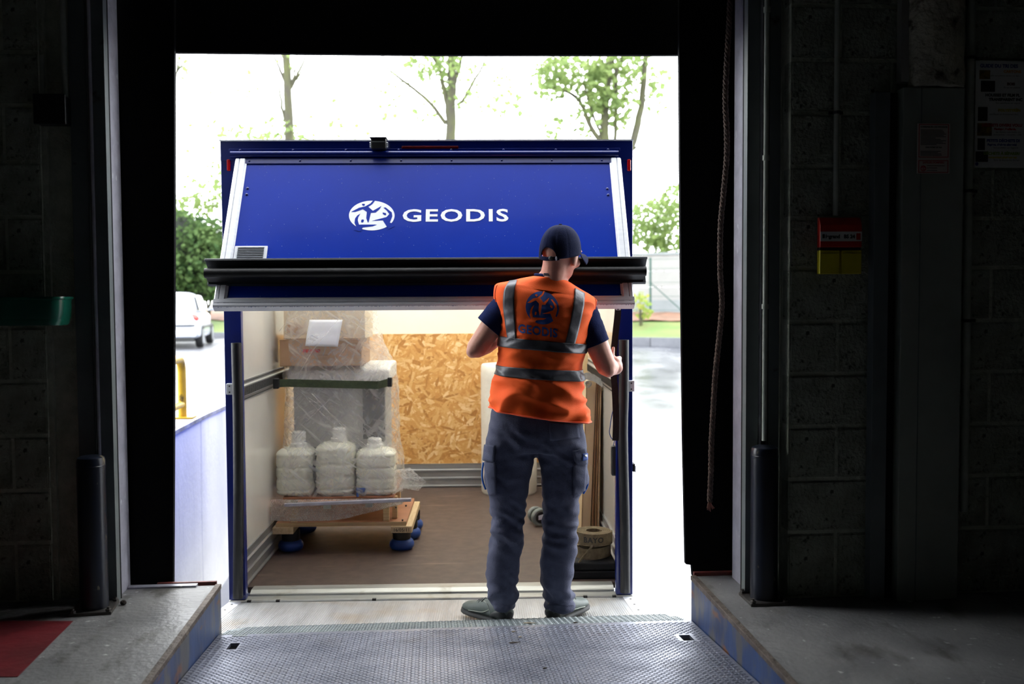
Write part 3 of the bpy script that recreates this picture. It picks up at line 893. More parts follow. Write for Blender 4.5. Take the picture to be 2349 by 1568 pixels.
# kick rails: ribbed profile
def ribprof(h, d, n):
    pts = [(0, 0)]
    for k in range(n):
        z0 = h * k / n; z1 = h * (k + 1) / n
        pts += [(d * 1.6, z0 + .006), (d * 1.6, z0 + .014), (d * .6, z0 + .02), (d * .6, z1 - .006)]
    pts += [(d * .8, h), (0, h)]
    return pts
p_ = ribprof(.19, .010, 3)
MB().prism([(BACK - .012 - y, z + .010) for y, z in p_], 0, -BI, BI).build('kick_rail', M_KICK, truck)
for s in (-1, 1):
    MB().prism([(s * (BI - .004 - y), z + .010) for y, z in p_], 1, .10, BACK - .02).build('kick_rail', M_KICK, truck)
# lashing rails with slots
for s in (-1, 1):
    zc = 1.045
    x1 = s * (BI - .004)
    rail = MB().prism([(x1, zc - .055), (x1 - s * .006, zc - .055), (x1 - s * .006, zc - .034), (x1 - s * .016, zc - .028), (x1 - s * .016, zc + .028), (x1 - s * .006, zc + .034), (x1 - s * .006, zc + .055), (x1, zc + .055)], 1, .06, BACK - .02).build('lashing_rail', M_KICK, truck)
    mb = MB()
    y = .075
    while y < BACK - .04:
        mb.box(min(x1 - s * .0175, x1 - s * .012), max(x1 - s * .0175, x1 - s * .012), y, y + .007, zc - .022, zc + .022)
        for dz in (-.045, .045): mb.box(min(x1 - s * .0066, x1 - s * .005), max(x1 - s * .0066, x1 - s * .005), y, y + .009, zc + dz - .004, zc + dz + .004)
        y += .0185
    o = mb.build('rail_slots', M_DARKBOX, rail); o['kind'] = 'stuff'
# sill
MB().prism([(-.02, -.03), (.065, -.03), (.065, -.006), (.05, -.004), (-.015, -.004), (-.02, -.010)], 0, -BW, BW).build('outer_sill', M_ALUD, truck, bevel=.001)
MB().prism([(.065, -.03), (.18, -.03), (.18, .014), (.165, .017), (.10, .017), (.075, .006), (.065, .004)], 0, -.945, .945).build('inner_sill', M_ALUD, truck, bevel=.001)
for px, py in ((571, 1372), (637, 1371), (858, 1367), (1343, 1361), (1409, 1361)):
    p = th(px, py, 1, -.02)
    MB().box(p.x - .010, p.x + .010, -.0215, -.005, -.014, -.0035).build('sill_clip', M_DARKBOX, truck)
# side bumper tubes
for (pts_, nm) in (([(542, 786), (543, 830), (546, 960), (547, 1150), (546, 1371)], 'l'), ([(1431, 779), (1431, 900), (1429, 1000), (1433, 1200), (1434, 1358)], 'r')):
    ps = [th(x, y, 1, -.045) for x, y in pts_]
    ks = [tuple(p) for p in ps]
    cl = [Vector(catmull(ks, i / 24)) for i in range(25)]
    if cl[-1].z < .0: cl[-1].z = .002
    b_ = MB().tube(cl, .0255, 18).build('side_bumper', M_SHINYBLK, truck, smooth=50)
for px, py in ((529, 892), (1446, 885)):
    p = th(px, py, 1, -.03)
    pl = MB().box(p.x - .021, p.x + .021, -.036, -.0, p.z - .028, p.z + .028).build('white_latch_plate', M_WHITEPLAST, truck, bevel=.003)
    for dz in (-.015, .015):
        MB().lathe([(.004, 0), (.004, .003), (.001, .003)], 8, Matrix.Translation((p.x + (.004 if px > 1000 else -.004), -.036, p.z + dz)) @ Matrix.Rotation(math.pi / 2, 4, 'X')).build('screw', M_BOLTSTEEL, pl)
p = th(1451, 1072, 1, .0)
MB().box(p.x, p.x + .012, -.01, .05, p.z - .02, p.z + .02).build('latch_hook', M_BLACKRUB, truck, bevel=.002)
MB().box(p.x + .010, p.x + .016, -.012, .02, p.z - .022, p.z + .012).build('latch_hook', M_ALU, truck, bevel=.002)
# lamps and camera on the header
for px, s in ((524, -1), (1443, 1)):
    a, b = th(px - 4, 365, 1, -.028), th(px + 4, 392, 1, -.028)
    MB().box(a.x, b.x, -.032, -.012, b.z, a.z).build('side_marker', M_REDLENS, truck, bevel=.004)
a, b = th(921, 334, 1, -.03), th(1052, 341, 1, -.03)
MB().box(a.x, b.x, -.03, -.018, b.z, a.z).build('third_brake_light', M_DKRED, truck, bevel=.004)
a, b = th(851, 317, 1, -.06), th(886, 342, 1, -.06)
camb = MB().box(a.x, b.x, -.075, -.02, b.z, a.z).build('reversing_camera', M_DARKBOX, truck, bevel=.005)
MB().box(a.x - .004, b.x + .004, -.085, -.02, a.z - .003, a.z + .003).build('sun_hood', M_DARKBOX, camb, bevel=.002)
for s, xx in ((-1, a.x), (1, b.x)):
    for dz in (.010, .020, .030):
        MB().lathe([(.004, 0), (.004, .008)], 8, Matrix.Translation((xx + (0 if s > 0 else -.008), -.05, a.z - .012 - dz)) @ Matrix.Rotation(math.pi / 2, 4, 'Y')).build('knob_screw', M_ALU, camb)
MB().box(a.x + .006, b.x - .006, -.0756, -.075, (a.z + b.z) / 2 + .006, (a.z + b.z) / 2 + .010).build('print_strip', M_CONDUIT, camb)
# hinge profile and its bolts
zh = th(900, 356, 1, -.04).z
MB().tube([(-.975, -.035, zh + .006), (.955, -.035, zh + .006)], .017, 14).build('hinge_tube', M_BLUESHADE, truck, smooth=50)
MB().box(-.985, .965, -.028, -.018, zh + .018, zh + .036).build('hinge_leaf', M_BLUESHADE, truck, bevel=.002)
for k in range(8):
    MB().ball((-.93 + k * .262, -.028, zh + .028), (.006, .004, .006), 8, 5).build('hinge_bolt', M_BLUESHADE, truck, smooth=60)
# chassis and wheels below (mostly hidden by the dock)
for s in (-1, 1):
    MB().box(s * .42 - .04, s * .42 + .04, .1, 5.2, -.32, -.10).build('chassis_beam', M_DARKBOX, truck)
    for yy in (1.6, 5.0):
        Mx = Matrix.Translation((s * .82, yy, -.92 + .37)) @ Matrix.Rotation(math.pi / 2, 4, 'Y')
        w_ = MB().lathe([(.20, -.10), (.33, -.11), (.365, -.08), (.37, 0), (.365, .08), (.33, .11), (.20, .10)], 28, Mx).build('wheel', M_BLACKRUB, truck, smooth=40)
        MB().lathe([(.19, -.06), (.19, .06)], 20, Mx).build('rim', M_ALU, w_, smooth=40)
MB().box(-1.0, 1.0, 3.2, 5.0, -.30, 1.75).build('cab', M_BLUE, truck, bevel=.12)

# ------------------------------------------------------------------ raised rear flap
FY, FZ = -.035, zh - .012
fdy, fdz = -.47, 1.495 - FZ
FL = math.hypot(fdy, fdz)
phi = math.asin(fdy / FL)
flap_x0, flap_x1 = -.945, .962
flap = MB().box(flap_x0, flap_x1, .0, .028, -FL, 0).build('rear_flap', M_BLUE, truck)
flap.location = (0, FY, FZ)
flap.rotation_euler = (phi, 0, 0)
FM = TM @ Matrix.Translation((0, FY, FZ)) @ Matrix.Rotation(phi, 4, 'X')
def fh(x, y, v=0.0): return hit(FM, x, y, 1, v)
def edge_profile(w, d):
    return [(0, .03), (0, -d * .5), (w * .10, -d), (w * .32, -d), (w * .38, -d * .6), (w * .44, -d), (w * .80, -d), (w * .86, -d * .5), (w, -d * .4), (w, .03)]
# vertical frame members
for s in (-1, 1):
    x0 = flap_x0 - .004 if s < 0 else flap_x1 + .004
    pr = [(x0 - s * u, v) for u, v in edge_profile(.058, .012)]
    MB().prism(pr if s < 0 else pr[::-1], 2, -FL - .004, -.012).build('edge_rail', M_ALU, flap)
pr = [(v, -FL - .006 + u) for u, v in edge_profile(.050, .014)]
MB().prism(pr, 0, flap_x0 - .004, flap_x1 + .004).build('edge_rail', M_ALU, flap)
MB().box(flap_x0 + .02, flap_x1 - .02, -.006, .0, -.040, -.006).build('hinge_leaf', M_BLUESHADE, flap, bevel=.002)
for k in range(8):
    MB().ball((-.88 + k * .25, -.007, -.022), (.006, .004, .006), 8, 5).build('rivet', M_BLUESHADE, flap, smooth=60)
for px, py in ((568, 432), (566, 446), (1393, 433), (1395, 447), (1424, 677)):
    p = fh(px, py)
    MB().ball((p.x, -.001, p.z), (.007, .005, .007), 10, 6).build('rivet', M_BLUESHADE, flap, smooth=60)
# vent grille
a, b = fh(540, 566), fh(609, 612)
vent = MB().box(a.x, b.x, -.008, .0, b.z, a.z).build('vent_grille', M_WHITEPLAST, flap, bevel=.002)
nsl = 9
for k in range(nsl):
    zk = a.z - .010 - (a.z - b.z - .02) * (k + .5) / nsl
    MB().box(a.x + .016, b.x - .016, -.0088, -.0078, zk - .0028, zk + .0022).build('louvre_slot', M_DARKBOX, vent)
    MB().hexa([(a.x + .014, -.012, zk + .004), (b.x - .014, -.012, zk + .004), (b.x - .014, -.008, zk + .006), (a.x + .014, -.008, zk + .006)],
              [(a.x + .014, -.013, zk + .0048), (b.x - .014, -.013, zk + .0048), (b.x - .014, -.008, zk + .0072), (a.x + .014, -.008, zk + .0072)]).build('louvre', M_WHITEPLAST, vent)
# horizontal bumper bar across the flap
bx0, bx1 = -.985, 1.026
sheet = [(0, -.692), (-.108, -.680), (-.113, -.684), (-.113, -.694), (-.108, -.694), (-.106, -.686), (-.02, -.697), (-.018, -.760), (0, -.760)]
bar = MB().prism(sheet, 0, bx0, bx1).build('bumper_bar', M_BLKALU, flap, bevel=.0008)
seg = []
MB().tube([(bx0, -.075, -.737), ((bx0 + bx1) / 2, -.0755, -.738), (bx1 - .006, -.075, -.738)], .0225, 22).build('bumper_tube', M_SHINYBLK, bar, smooth=50)
MB().box(bx0 + .004, bx1 - .012, -.060, -.016, -.752, -.724).build('bumper_core', M_SHINYBLK, bar)

# emblem: disc with figures cut out, in unit coordinates
EMB_CUTS = [
    [(437,108),(464,108),(425,160),(372,195),(432,247),(545,183),(520,225),(470,270),(405,275),(374,400),(365,400),(345,345),(352,262),(300,227),(200,262),(145,262),(250,207),(330,190),(400,150)],
    [(288,157),(322,155),(328,168),(318,183),(303,182),(290,172)],
    [(268,283),(240,330),(232,370),(250,428),(487,428),(430,450),(300,467),(283,492),(270,520),(180,500),(215,457),(190,405),(197,350),(225,310)],
    [(282,365),(304,360),(314,372),(306,396),(288,402),(276,390)],
    [(570,205),(600,203),(680,268),(687,320),(656,402),(674,408),(720,450),(640,490),(612,450),(563,372),(412,381),(540,348),(610,330),(648,290),(615,245)],
    [(560,268),(603,278),(607,303),(588,305),(562,290)],
]
def emb_disc(n=64): return [(math.cos(2 * math.pi * k / n), math.sin(2 * math.pi * k / n)) for k in range(n)]
def emb_cuts(): return [[((x - 417) / 300, (310 - y) / 195) for x, y in c] for c in EMB_CUTS]
def flat_mesh(polys, fn, cuts=0):
    """triangulated flat figure; fn maps 2-D to 3-D"""
    bm = bmesh.new()
    for poly in polys:
        # clip helper: keep simple polygons, triangulate robustly
        vs = [bm.verts.new((p[0], p[1], 0)) for p in poly]
        bm.faces.new(vs)
    bmesh.ops.triangulate(bm, faces=bm.faces[:], ngon_method='EAR_CLIP')
    if cuts:
        for _ in range(cuts):
            es = [e for e in bm.edges if e.calc_length() > .12]
            if not es: break
            bmesh.ops.subdivide_edges(bm, edges=es, cuts=1)
            bmesh.ops.triangulate(bm, faces=bm.faces[:])
    for v in bm.verts: v.co = fn(v.co.x, v.co.y)
    me = bpy.data.meshes.new('flat'); bm.to_mesh(me); bm.free()
    return me
def px_logo(u, v): return 780 + (417 + u * 300) / 5.73, 440 + (310 - v * 195) / 5.73
def onflap(d):
    def f(u, v):
        p = fh(*px_logo(u, v), d); return (p.x, d, p.z)
    return f
emb = link('emblem', flat_mesh([emb_disc()], onflap(-.0008)), M_WHITEVINYL, flap)
emb['label'] = 'white oval emblem'
for c in emb_cuts(): pass
link('emblem_figures', flat_mesh(emb_cuts(), onflap(-.0014)), M_BLUE, flap)
a, b = fh(923, 509), fh(1166, 479)
me = text_mesh('GEODIS', 1.0, .022, 1.0, 1.12)
xs = [v.co.x for v in me.vertices]; ys = [v.co.y for v in me.vertices]
ca = [ys[i] for i in range(len(ys))]
fx = (b.x - a.x) / (max(xs) - min(xs)); fz = (b.z - a.z) / (max(ys) - min(ys))
for v in me.vertices: v.co = (a.x + (v.co.x - min(xs)) * fx, -.0012, a.z + (v.co.y - min(ys)) * fz)
link('lettering', me, M_WHITEVINYL, flap)['label'] = 'white capital lettering GEODIS'
# rain drops on the flap
mb = MB()
rg = random.Random(11)
for _ in range(300):
    x, z = rg.uniform(flap_x0 + .07, flap_x1 - .07), -FL + .05 + (FL - .08) * rg.random() ** 1.5
    if -.77 < z < -.67: continue
    r = rg.uniform(.0008, .0018)
    mb.ball((x, 0, z), (r, r * .7, r * 1.1), 5, 4)
for _ in range(220):
    x = rg.uniform(flap_x0, flap_x1); r = rg.uniform(.001, .002)
    mb.ball((x, -.006, -FL - .006), (r, r, r * 1.2), 5, 4)
M_DROP = pm('rain_drop', (120, 140, 190), (110, 130, 180), 5, .05)
o = mb.build('rain_drops', M_DROP, flap, smooth=170); o['kind'] = 'stuff'

# pull strap hanging from the flap
def ribbon(pts, w, t, wdir):
    mb = MB(); vs = []
    wd = Vector(wdir)
    k = len(pts)
    for i, p in enumerate(pts):
        tg = (pts[min(i + 1, k - 1)] - pts[max(i - 1, 0)]).normalized()
        nn = tg.cross(wd).normalized()
        for a, b in ((-1, -1), (1, -1), (1, 1), (-1, 1)): vs.append(p + wd * (w / 2 * a) + nn * (t / 2 * b))
    fs = [(i * 4 + j, i * 4 + (j + 1) % 4, i * 4 + 4 + (j + 1) % 4, i * 4 + 4 + j) for i in range(k - 1) for j in range(4)]
    fs += [(3, 2, 1, 0), tuple(range(4 * k - 4, 4 * k))]
    return mb.add(vs, fs)
STRAP_Y = -.44
sp_ = [(1418, 690, -.47), (1417, 720, -.45), (1412, 765, -.43), (1408, 805, -.42), (1406, 835, -.42), (1408, 865, -.42), (1411, 900, -.41), (1413, 960, -.40), (1412, 1010, -.40)]
spw = [th(x, y, 1, v) for x, y, v in sp_]
ctrl = [tuple(p) for p in spw]
cl = [Vector(catmull(ctrl, i / 40)) for i in range(41)]
st = ribbon(cl, .030, .0025, (1, 0, 0)).build('pull_strap', M_WEBBLACK, truck)
mb = MB()
for (cx_, cz_, s_) in ((cl[3].x, cl[3].z, .010),):
    y_ = cl[3].y - .003
    for (u0, v0, u1, v1) in ((-1, -1, 1, -1), (1, -1, 1, 1), (1, 1, -1, 1), (-1, 1, -1, -1), (-1, -1, 1, 1), (-1, 1, 1, -1)):
        mb.tube([(cx_ + u0 * s_, y_, cz_ + v0 * s_), (cx_ + u1 * s_, y_, cz_ + v1 * s_)], .0008, 4)
mb.build('cross_stitching', M_WHITEPLAST, st)
# lift remote on a blue cord beside the right post
c0 = [th(x, y, 1, v) for x, y, v in ((1413, 930, .02), (1405, 945, .02), (1400, 975, .02), (1398, 992, .02), (1403, 1005, .02), (1409, 1008, .02), (1407, 1022, .02))]
cl2 = [Vector(catmull([tuple(p) for p in c0], i / 30)) for i in range(31)]
MB().tube(cl2, .0022, 6).build('remote_cord', pm('blue_cord', (30, 70, 150), (24, 60, 130), 30, .6), truck, smooth=60)
a, b = th(1402, 1022, 1, .02), th(1414, 1090, 1, .02)
MB().box(a.x, b.x, .0, .045, b.z, a.z).build('lift_remote', M_DARKBOX, truck, bevel=.008)

# ------------------------------------------------------------------ tail lift platform
lift = empty('tail_lift_platform', TO, -TA)
tag(lift, 'ribbed aluminium tail lift platform lying between the truck sill and the dock plate', 'lift platform')
y0, z0, y1, z1 = -.024, -.012, -.77, .066
def zd(y): return z0 + (y - y0) * (z1 - z0) / (y1 - y0)
M_DECK = pm('bright_ribbed_aluminium', (206, 208, 210), (182, 184, 186), 5, .34, .4, stretch=(3, .5, 1))
extra_layer(M_DECK, (176, 158, 132), 3, .52, .68, amount=.55)
LXL, LXR = -1.03, 1.04
MB().hexa([(LXL, y1, zd(y1) - .03), (LXR, y1, zd(y1) - .03), (LXR, y0, zd(y0) - .03), (LXL, y0, zd(y0) - .03)],
          [(LXL, y1, zd(y1)), (LXR, y1, zd(y1)), (LXR, y0, zd(y0)), (LXL, y0, zd(y0))]).build('deck', M_DECK, lift)
mb = MB()
x = LXL + .075
while x < LXR - .075:
    w_ = .0028
    mb.add([(x - w_, y0 - .02, zd(y0 - .02)), (x + w_, y0 - .02, zd(y0 - .02)), (x + w_, y1, zd(y1)), (x - w_, y1, zd(y1)),
            (x - w_ * .6, y0 - .022, zd(y0) + .0034), (x + w_ * .6, y0 - .022, zd(y0) + .0034), (x + w_ * .6, y1, zd(y1) + .0034), (x - w_ * .6, y1, zd(y1) + .0034)],
           [(4, 7, 6, 5), (0, 4, 5, 1), (1, 5, 6, 2), (2, 6, 7, 3), (3, 7, 4, 0)])
    x += .0108
o = mb.build('deck_ribs', M_DECK, lift); o['kind'] = 'stuff'
for s, xx in ((-1, LXL), (1, LXR)):
    e = MB().hexa([(xx - s * .062 if s > 0 else xx, y1, zd(y1) - .01), (xx if s > 0 else xx - s * .062, y1, zd(y1) - .01), (xx if s > 0 else xx - s * .062, y0, zd(y0) - .01), (xx - s * .062 if s > 0 else xx, y0, zd(y0) - .01)],
                  [(xx - s * .062 if s > 0 else xx, y1, zd(y1) + .003), (xx if s > 0 else xx - s * .062, y1, zd(y1) + .003), (xx if s > 0 else xx - s * .062, y0, zd(y0) + .003), (xx - s * .062 if s > 0 else xx, y0, zd(y0) + .003)]).build('edge_strip', M_ALU, lift)
    for k in range(6):
        yk = y0 - .06 - k * .13
        MB().lathe([(.006, 0), (.006, .002), (.002, .003)], 8, Matrix.Translation((xx - s * .03, yk, zd(yk) + .003))).build('rivet', M_BOLTSTEEL, e)
# ------------------------------------------------------------------ load inside the truck
M_PLYEDGE = pm('plywood_edge', (206, 180, 136), (178, 148, 104), 5, .7, stretch=(.4, .4, 60), lo=.4, hi=.6)
M_PINE = pm('pale_timber', (212, 190, 150), (192, 166, 124), 6, .7, stretch=(12, 1, 12), bump=.05)
M_PHENRED = pm('red_brown_ply_face', (176, 120, 88), (150, 100, 72), 6, .5)
M_BLUETYRE = pm('blue_rubber_tyre', (36, 76, 150), (28, 62, 128), 10, .5, bump=.08)
M_CANIST = pm('milky_plastic', (224, 224, 208), (212, 212, 194), 4, .4)
M_CAPW = pm('white_cap_plastic', (232, 232, 226), (220, 220, 214), 6, .4)
M_CARTON = pm('brown_cardboard', (170, 136, 104), (154, 120, 90), 5, .8, bump=.05, bscale=80)
M_CARTONL = pm('pale_cardboard', (214, 200, 176), (202, 186, 160), 5, .8)
M_MACH = pm('light_grey_machine', (168, 168, 164), (156, 156, 152), 4, .5)
M_MACHW = pm('white_machine_shell', (222, 222, 216), (212, 212, 206), 4, .4)
M_MACHD = pm('dark_grey_machine', (74, 76, 78), (62, 64, 66), 4, .5)
M_BLANKET = pm('dark_brown_blanket', (74, 60, 56), (54, 44, 40), 24, .95, bump=.5)
M_OLIVE = pm('olive_webbing', (66, 78, 52), (52, 64, 42), 50, .85, bump=.3)
M_FOAM = pm('white_foam_roll', (236, 234, 228), (226, 224, 216), 6, .6, bump=.15, bscale=40)
M_GREYRUB = pm('grey_rubber_wheel', (120, 128, 126), (104, 112, 110), 12, .6)
M_KRAFT = pm('tan_cardboard_sheet', (208, 184, 148), (196, 170, 132), 3, .8)
M_PLYFACE = pm('pale_plywood_face', (222, 192, 146), (206, 174, 126), 3, .7, stretch=(6, 6, .6))
M_KRAFTD = pm('dark_cardboard_sheet', (150, 118, 84), (126, 96, 66), 6, .85)
M_WEBTAN = pm('tan_webbing', (126, 112, 86), (104, 92, 68), 40, .9, bump=.4)
M_WEBGREY = pm('grey_webbing', (176, 174, 164), (156, 154, 144), 40, .9, bump=.3)
M_PAPER = pm('white_paper_sheet', (238, 240, 244), (230, 232, 238), 3, .6)

def film_mat(name, lo, hi, tint=(.93, .92, .90), scale=5.0, stretch=(1.0, 1.0, 2.6), rot=(0, -.95, 0)):
    m = bpy.data.materials.new(name); m.use_nodes = True
    nt = m.node_tree; N = nt.nodes; L = nt.links; N.clear()
    out = N.new('ShaderNodeOutputMaterial'); mx = N.new('ShaderNodeMixShader'); tp = N.new('ShaderNodeBsdfTransparent')
    pb = N.new('ShaderNodeBsdfPrincipled'); pb.inputs['Base Color'].default_value = (*tint, 1); pb.inputs['Roughness'].default_value = .28
    tl_ = N.new('ShaderNodeBsdfTranslucent'); tl_.inputs['Color'].default_value = (*tint, 1)
    m2 = N.new('ShaderNodeMixShader'); m2.inputs['Fac'].default_value = .4
    tc = N.new('ShaderNodeTexCoord'); mp = N.new('ShaderNodeMapping'); mp.vector_type = 'TEXTURE'; mp.inputs['Scale'].default_value = tuple(1 / q for q in stretch); mp.inputs['Rotation'].default_value = rot
    nz = N.new('ShaderNodeTexNoise'); nz.inputs['Scale'].default_value = scale; nz.inputs['Detail'].default_value = 10; nz.inputs['Distortion'].default_value = 1.6; nz.inputs['Roughness'].default_value = .65
    mp2 = N.new('ShaderNodeMapping'); mp2.vector_type = 'TEXTURE'; mp2.inputs['Scale'].default_value = (1.0, 1.0, .22); mp2.inputs['Rotation'].default_value = (0, .62, 0)
    n2 = N.new('ShaderNodeTexNoise'); n2.inputs['Scale'].default_value = scale * .8; n2.inputs['Detail'].default_value = 8; n2.inputs['Distortion'].default_value = 2.2
    L.new(tc.outputs['Object'], mp.inputs['Vector']); L.new(mp.outputs['Vector'], nz.inputs['Vector'])
    L.new(tc.outputs['Object'], mp2.inputs['Vector']); L.new(mp2.outputs['Vector'], n2.inputs['Vector'])
    mxn = N.new('ShaderNodeMath'); mxn.operation = 'MAXIMUM'; L.new(nz.outputs['Fac'], mxn.inputs[0]); L.new(n2.outputs['Fac'], mxn.inputs[1])
    mr = N.new('ShaderNodeMapRange'); mr.inputs['From Min'].default_value = .45; mr.inputs['From Max'].default_value = .72
    mr.inputs['To Min'].default_value = lo; mr.inputs['To Max'].default_value = hi
    L.new(mxn.outputs[0], mr.inputs['Value']); L.new(mr.outputs['Result'], mx.inputs['Fac'])
    bp = N.new('ShaderNodeBump'); bp.inputs['Strength'].default_value = .35; bp.inputs['Distance'].default_value = .01
    L.new(mxn.outputs[0], bp.inputs['Height']); L.new(bp.outputs['Normal'], pb.inputs['Normal'])
    L.new(pb.outputs[0], m2.inputs[1]); L.new(tl_.outputs[0], m2.inputs[2])
    L.new(tp.outputs[0], mx.inputs[1]); L.new(m2.outputs[0], mx.inputs[2]); L.new(mx.outputs[0], out.inputs[0])
    return m
M_FILM = film_mat('clear_stretch_film', .13, .52)
M_BUBBLE = film_mat('bubble_wrap', .22, .55, (.86, .86, .84), 60, (1, 1, 1))

def thing_t(name, base, label, cat, group=None):
    r = empty(name, TM @ Vector(base), -TA)
    r['base'] = list(base)
    tag(r, label, cat, group)
    return r
def put(mb, name, mat, root, top=None, **kw):
    """mesh given in truck coordinates -> part of root (top is the thing when root is a part)"""
    me = mb.mesh(name)
    b = Vector((top or root)['base'])
    me.transform(Matrix.Translation(-b))
    return link(name, me, mat, root, **kw)

FLZ = .010
# --- dolly
dx0, dx1, dy0, dy1 = -.975, -.160, .80, 1.50
dolly = thing_t('equipment_dolly', (-.57, 1.15, FLZ), 'plywood equipment dolly on blue wheels under the wrapped load', 'dolly')
put(MB().box(dx0 + .01, dx1 - .035, dy0 + .02, dy1, .178, .202), 'base_board', M_PHENRED, dolly, bevel=.002)
put(MB().box(dx0 + .01, dx1 - .035, dy0 + .016, dy0 + .02, .178, .202), 'board_edge', M_PLYEDGE, dolly)
for xa, xb in ((dx0 - .008, dx0 + .115), (dx1 - .125, dx1)):
    put(MB().box(xa, xb, dy0, dy1 + .02, .138, .177), 'skid', M_PINE, dolly, bevel=.003)
me = text_mesh('16/05/11', .028, .0004, .95, 1.05, 'CENTER')
me.transform(Matrix.Translation(Vector((dx1 - .062, dy0 - .001, .147)) - Vector(dolly['base'])) @ Matrix.Rotation(math.pi / 2, 4, 'X'))
link('stamped_date', me, M_INK, dolly)
for (xx, yy) in ((dx0 + .075, .93), (dx1 - .072, .93), (dx1 - .05, 1.20), (dx1 - .05, 1.44), (dx0 + .075, 1.40)):
    Mx = Matrix.Translation((xx, yy, FLZ))
    prof = [(.035, .004)] + [(.047 + .028 * math.cos(a), .033 + .032 * math.sin(a)) for a in [math.radians(t) for t in range(-90, 91, 15)]] + [(.035, .062)]
    w_ = put(MB().lathe(prof, 28, Mx), 'wheel', M_BLUETYRE, dolly, smooth=50)
    put(MB().lathe([(.05, .060), (.055, .075), (.055, .128)], 20, Mx), 'swivel_mount', M_DARKBOX, w_, top=dolly, smooth=40)
for xx in (dx0 + .115, dx1 - .155):
    put(MB().box(xx - .018, xx + .018, dy0 + .03, dy0 + .065, .202, .335), 'post', M_PLYEDGE, dolly, bevel=.002)
put(MB().box(dx1 - .125, dx1 - .095, dy0 + .10, dy0 + .14, .202, .335), 'post', M_PLYEDGE, dolly, bevel=.002)
put(MB().box(dx1 - .155, dx1 - .120, dy1 - .10, dy1 - .05, .202, .40), 'post', M_PLYEDGE, dolly, bevel=.002)
put(MB().box(dx0 + .05, dx1 - .11, dy0 + .03, dy1 - .05, .335, .350), 'upper_board', M_PHENRED, dolly, bevel=.002)
for px, py in ((908, 1164), (931, 1160), (923, 1193)):
    p = th(px, py, 1, dy0 + .02)
    put(MB().ball((p.x, dy0 + .03, p.z), .006, 8, 6), 'bolt', M_BOLTSTEEL, dolly)
# --- steel bar across the front
a, b = th(652, 1158, 1, .775), th(943, 1146, 1, .775)
bar_t = thing_t('steel_bar', (a.x, .775, a.z), 'thin steel bar lying across the front of the wrapped load', 'bar')
put(MB().hexa([(a.x, .765, a.z - .009), (b.x, .765, b.z - .009), (b.x, .80, b.z - .009), (a.x, .80, a.z - .009)], [(a.x, .765, a.z + .009), (b.x, .765, b.z + .009), (b.x, .80, b.z + .009), (a.x, .80, a.z + .009)]), 'tube', M_GALV, bar_t, bevel=.002)
for px, py in ((750, 1156), (846, 1152)):
    p = th(px, py, 1, .773)
    put(MB().box(p.x - .022, p.x + .022, .772, .803, p.z - .030, p.z + .012), 'tape', M_CONDUIT, bar_t, bevel=.002)
# --- canisters
def canister(cx, cy, z0, w, d, h, label, capx, cap_h, strap=False, tap=False):
    r = thing_t('plastic_canister', (cx, cy, z0), label, 'canister', 'canisters under the film')
    mb = MB()
    rings = []
    for k in range(33):
        t = k / 32
        s = 1.0
        if t < .08: s = .80 + .2 * math.sin(t / .08 * math.pi / 2)
        elif t > .86: s = .42 + .58 * math.cos((t - .86) / .14 * math.pi / 2) ** .6
        if .1 < t < .84: s *= 1 - .055 * max(0, math.cos((t - .12) * 2 * math.pi * 4.2)) ** 5
        rings.append((s, z0 + h * t))
    base = rrect(w / 2, d / 2, min(w, d) * .3, 6)
    vs = []
    for s, z in rings: vs += [(cx + x * s, cy + y * s, z) for x, y in base]
    nb = len(base)
    fs = [(i * nb + j, i * nb + (j + 1) % nb, (i + 1) * nb + (j + 1) % nb, (i + 1) * nb + j) for i in range(32) for j in range(nb)]
    fs += [tuple(range(nb))[::-1], tuple(range(32 * nb, 33 * nb))]
    put(mb.add(vs, fs), 'body', M_CANIST, r, smooth=60)
    Mx = Matrix.Translation((cx + capx, cy, z0 + h - .01))
    put(MB().lathe([(.048, 0), (.05, .01), (.05, .03), (.042, .034), (.042, cap_h), (.036, cap_h + .006), (.001, cap_h + .007)], 24, Mx), 'cap', M_CAPW, r, smooth=35)
    if strap:
        put(MB().tube([(cx - w * .48, cy - d * .42, z0 + h * .25), (cx - w * .52, cy - d * .5, z0 + h * .5), (cx - w * .46, cy - d * .46, z0 + h * .78)], .007, 8), 'side_clip', M_DARKBOX, r, smooth=60)
    if tap:
        pz = z0 + h * .12
        q = put(MB().tube([(cx - w * .3, cy - d * .5 - .03, pz), (cx - w * .3, cy - d * .5 + .02, pz)], .012, 10), 'tap', M_BLUETYRE, r, smooth=50)
        put(MB().box(cx - w * .3 - .034, cx - w * .3 + .022, cy - d * .5 - .044, cy - d * .5 - .028, pz + .006, pz + .022), 'tap_handle', M_BLUETYRE, q, top=r, bevel=.004)
        put(MB().box(cx - w * .3 - .034, cx - w * .3 - .02, cy - d * .5 - .044, cy - d * .5 - .028, pz - .03, pz + .02), 'tap_handle', M_BLUETYRE, q, top=r, bevel=.004)
    return r
canister(-.862, .955, .352, .226, .22, .285, 'milky canister at the left of the three under the film', .015, .095)
canister(-.624, .950, .352, .230, .22, .315, 'milky canister in the middle of the three under the film', .02, .085, strap=True)
canister(-.382, .955, .352, .235, .22, .275, 'milky canister with blue tap at the right under the film', -.01, .06, tap=True)
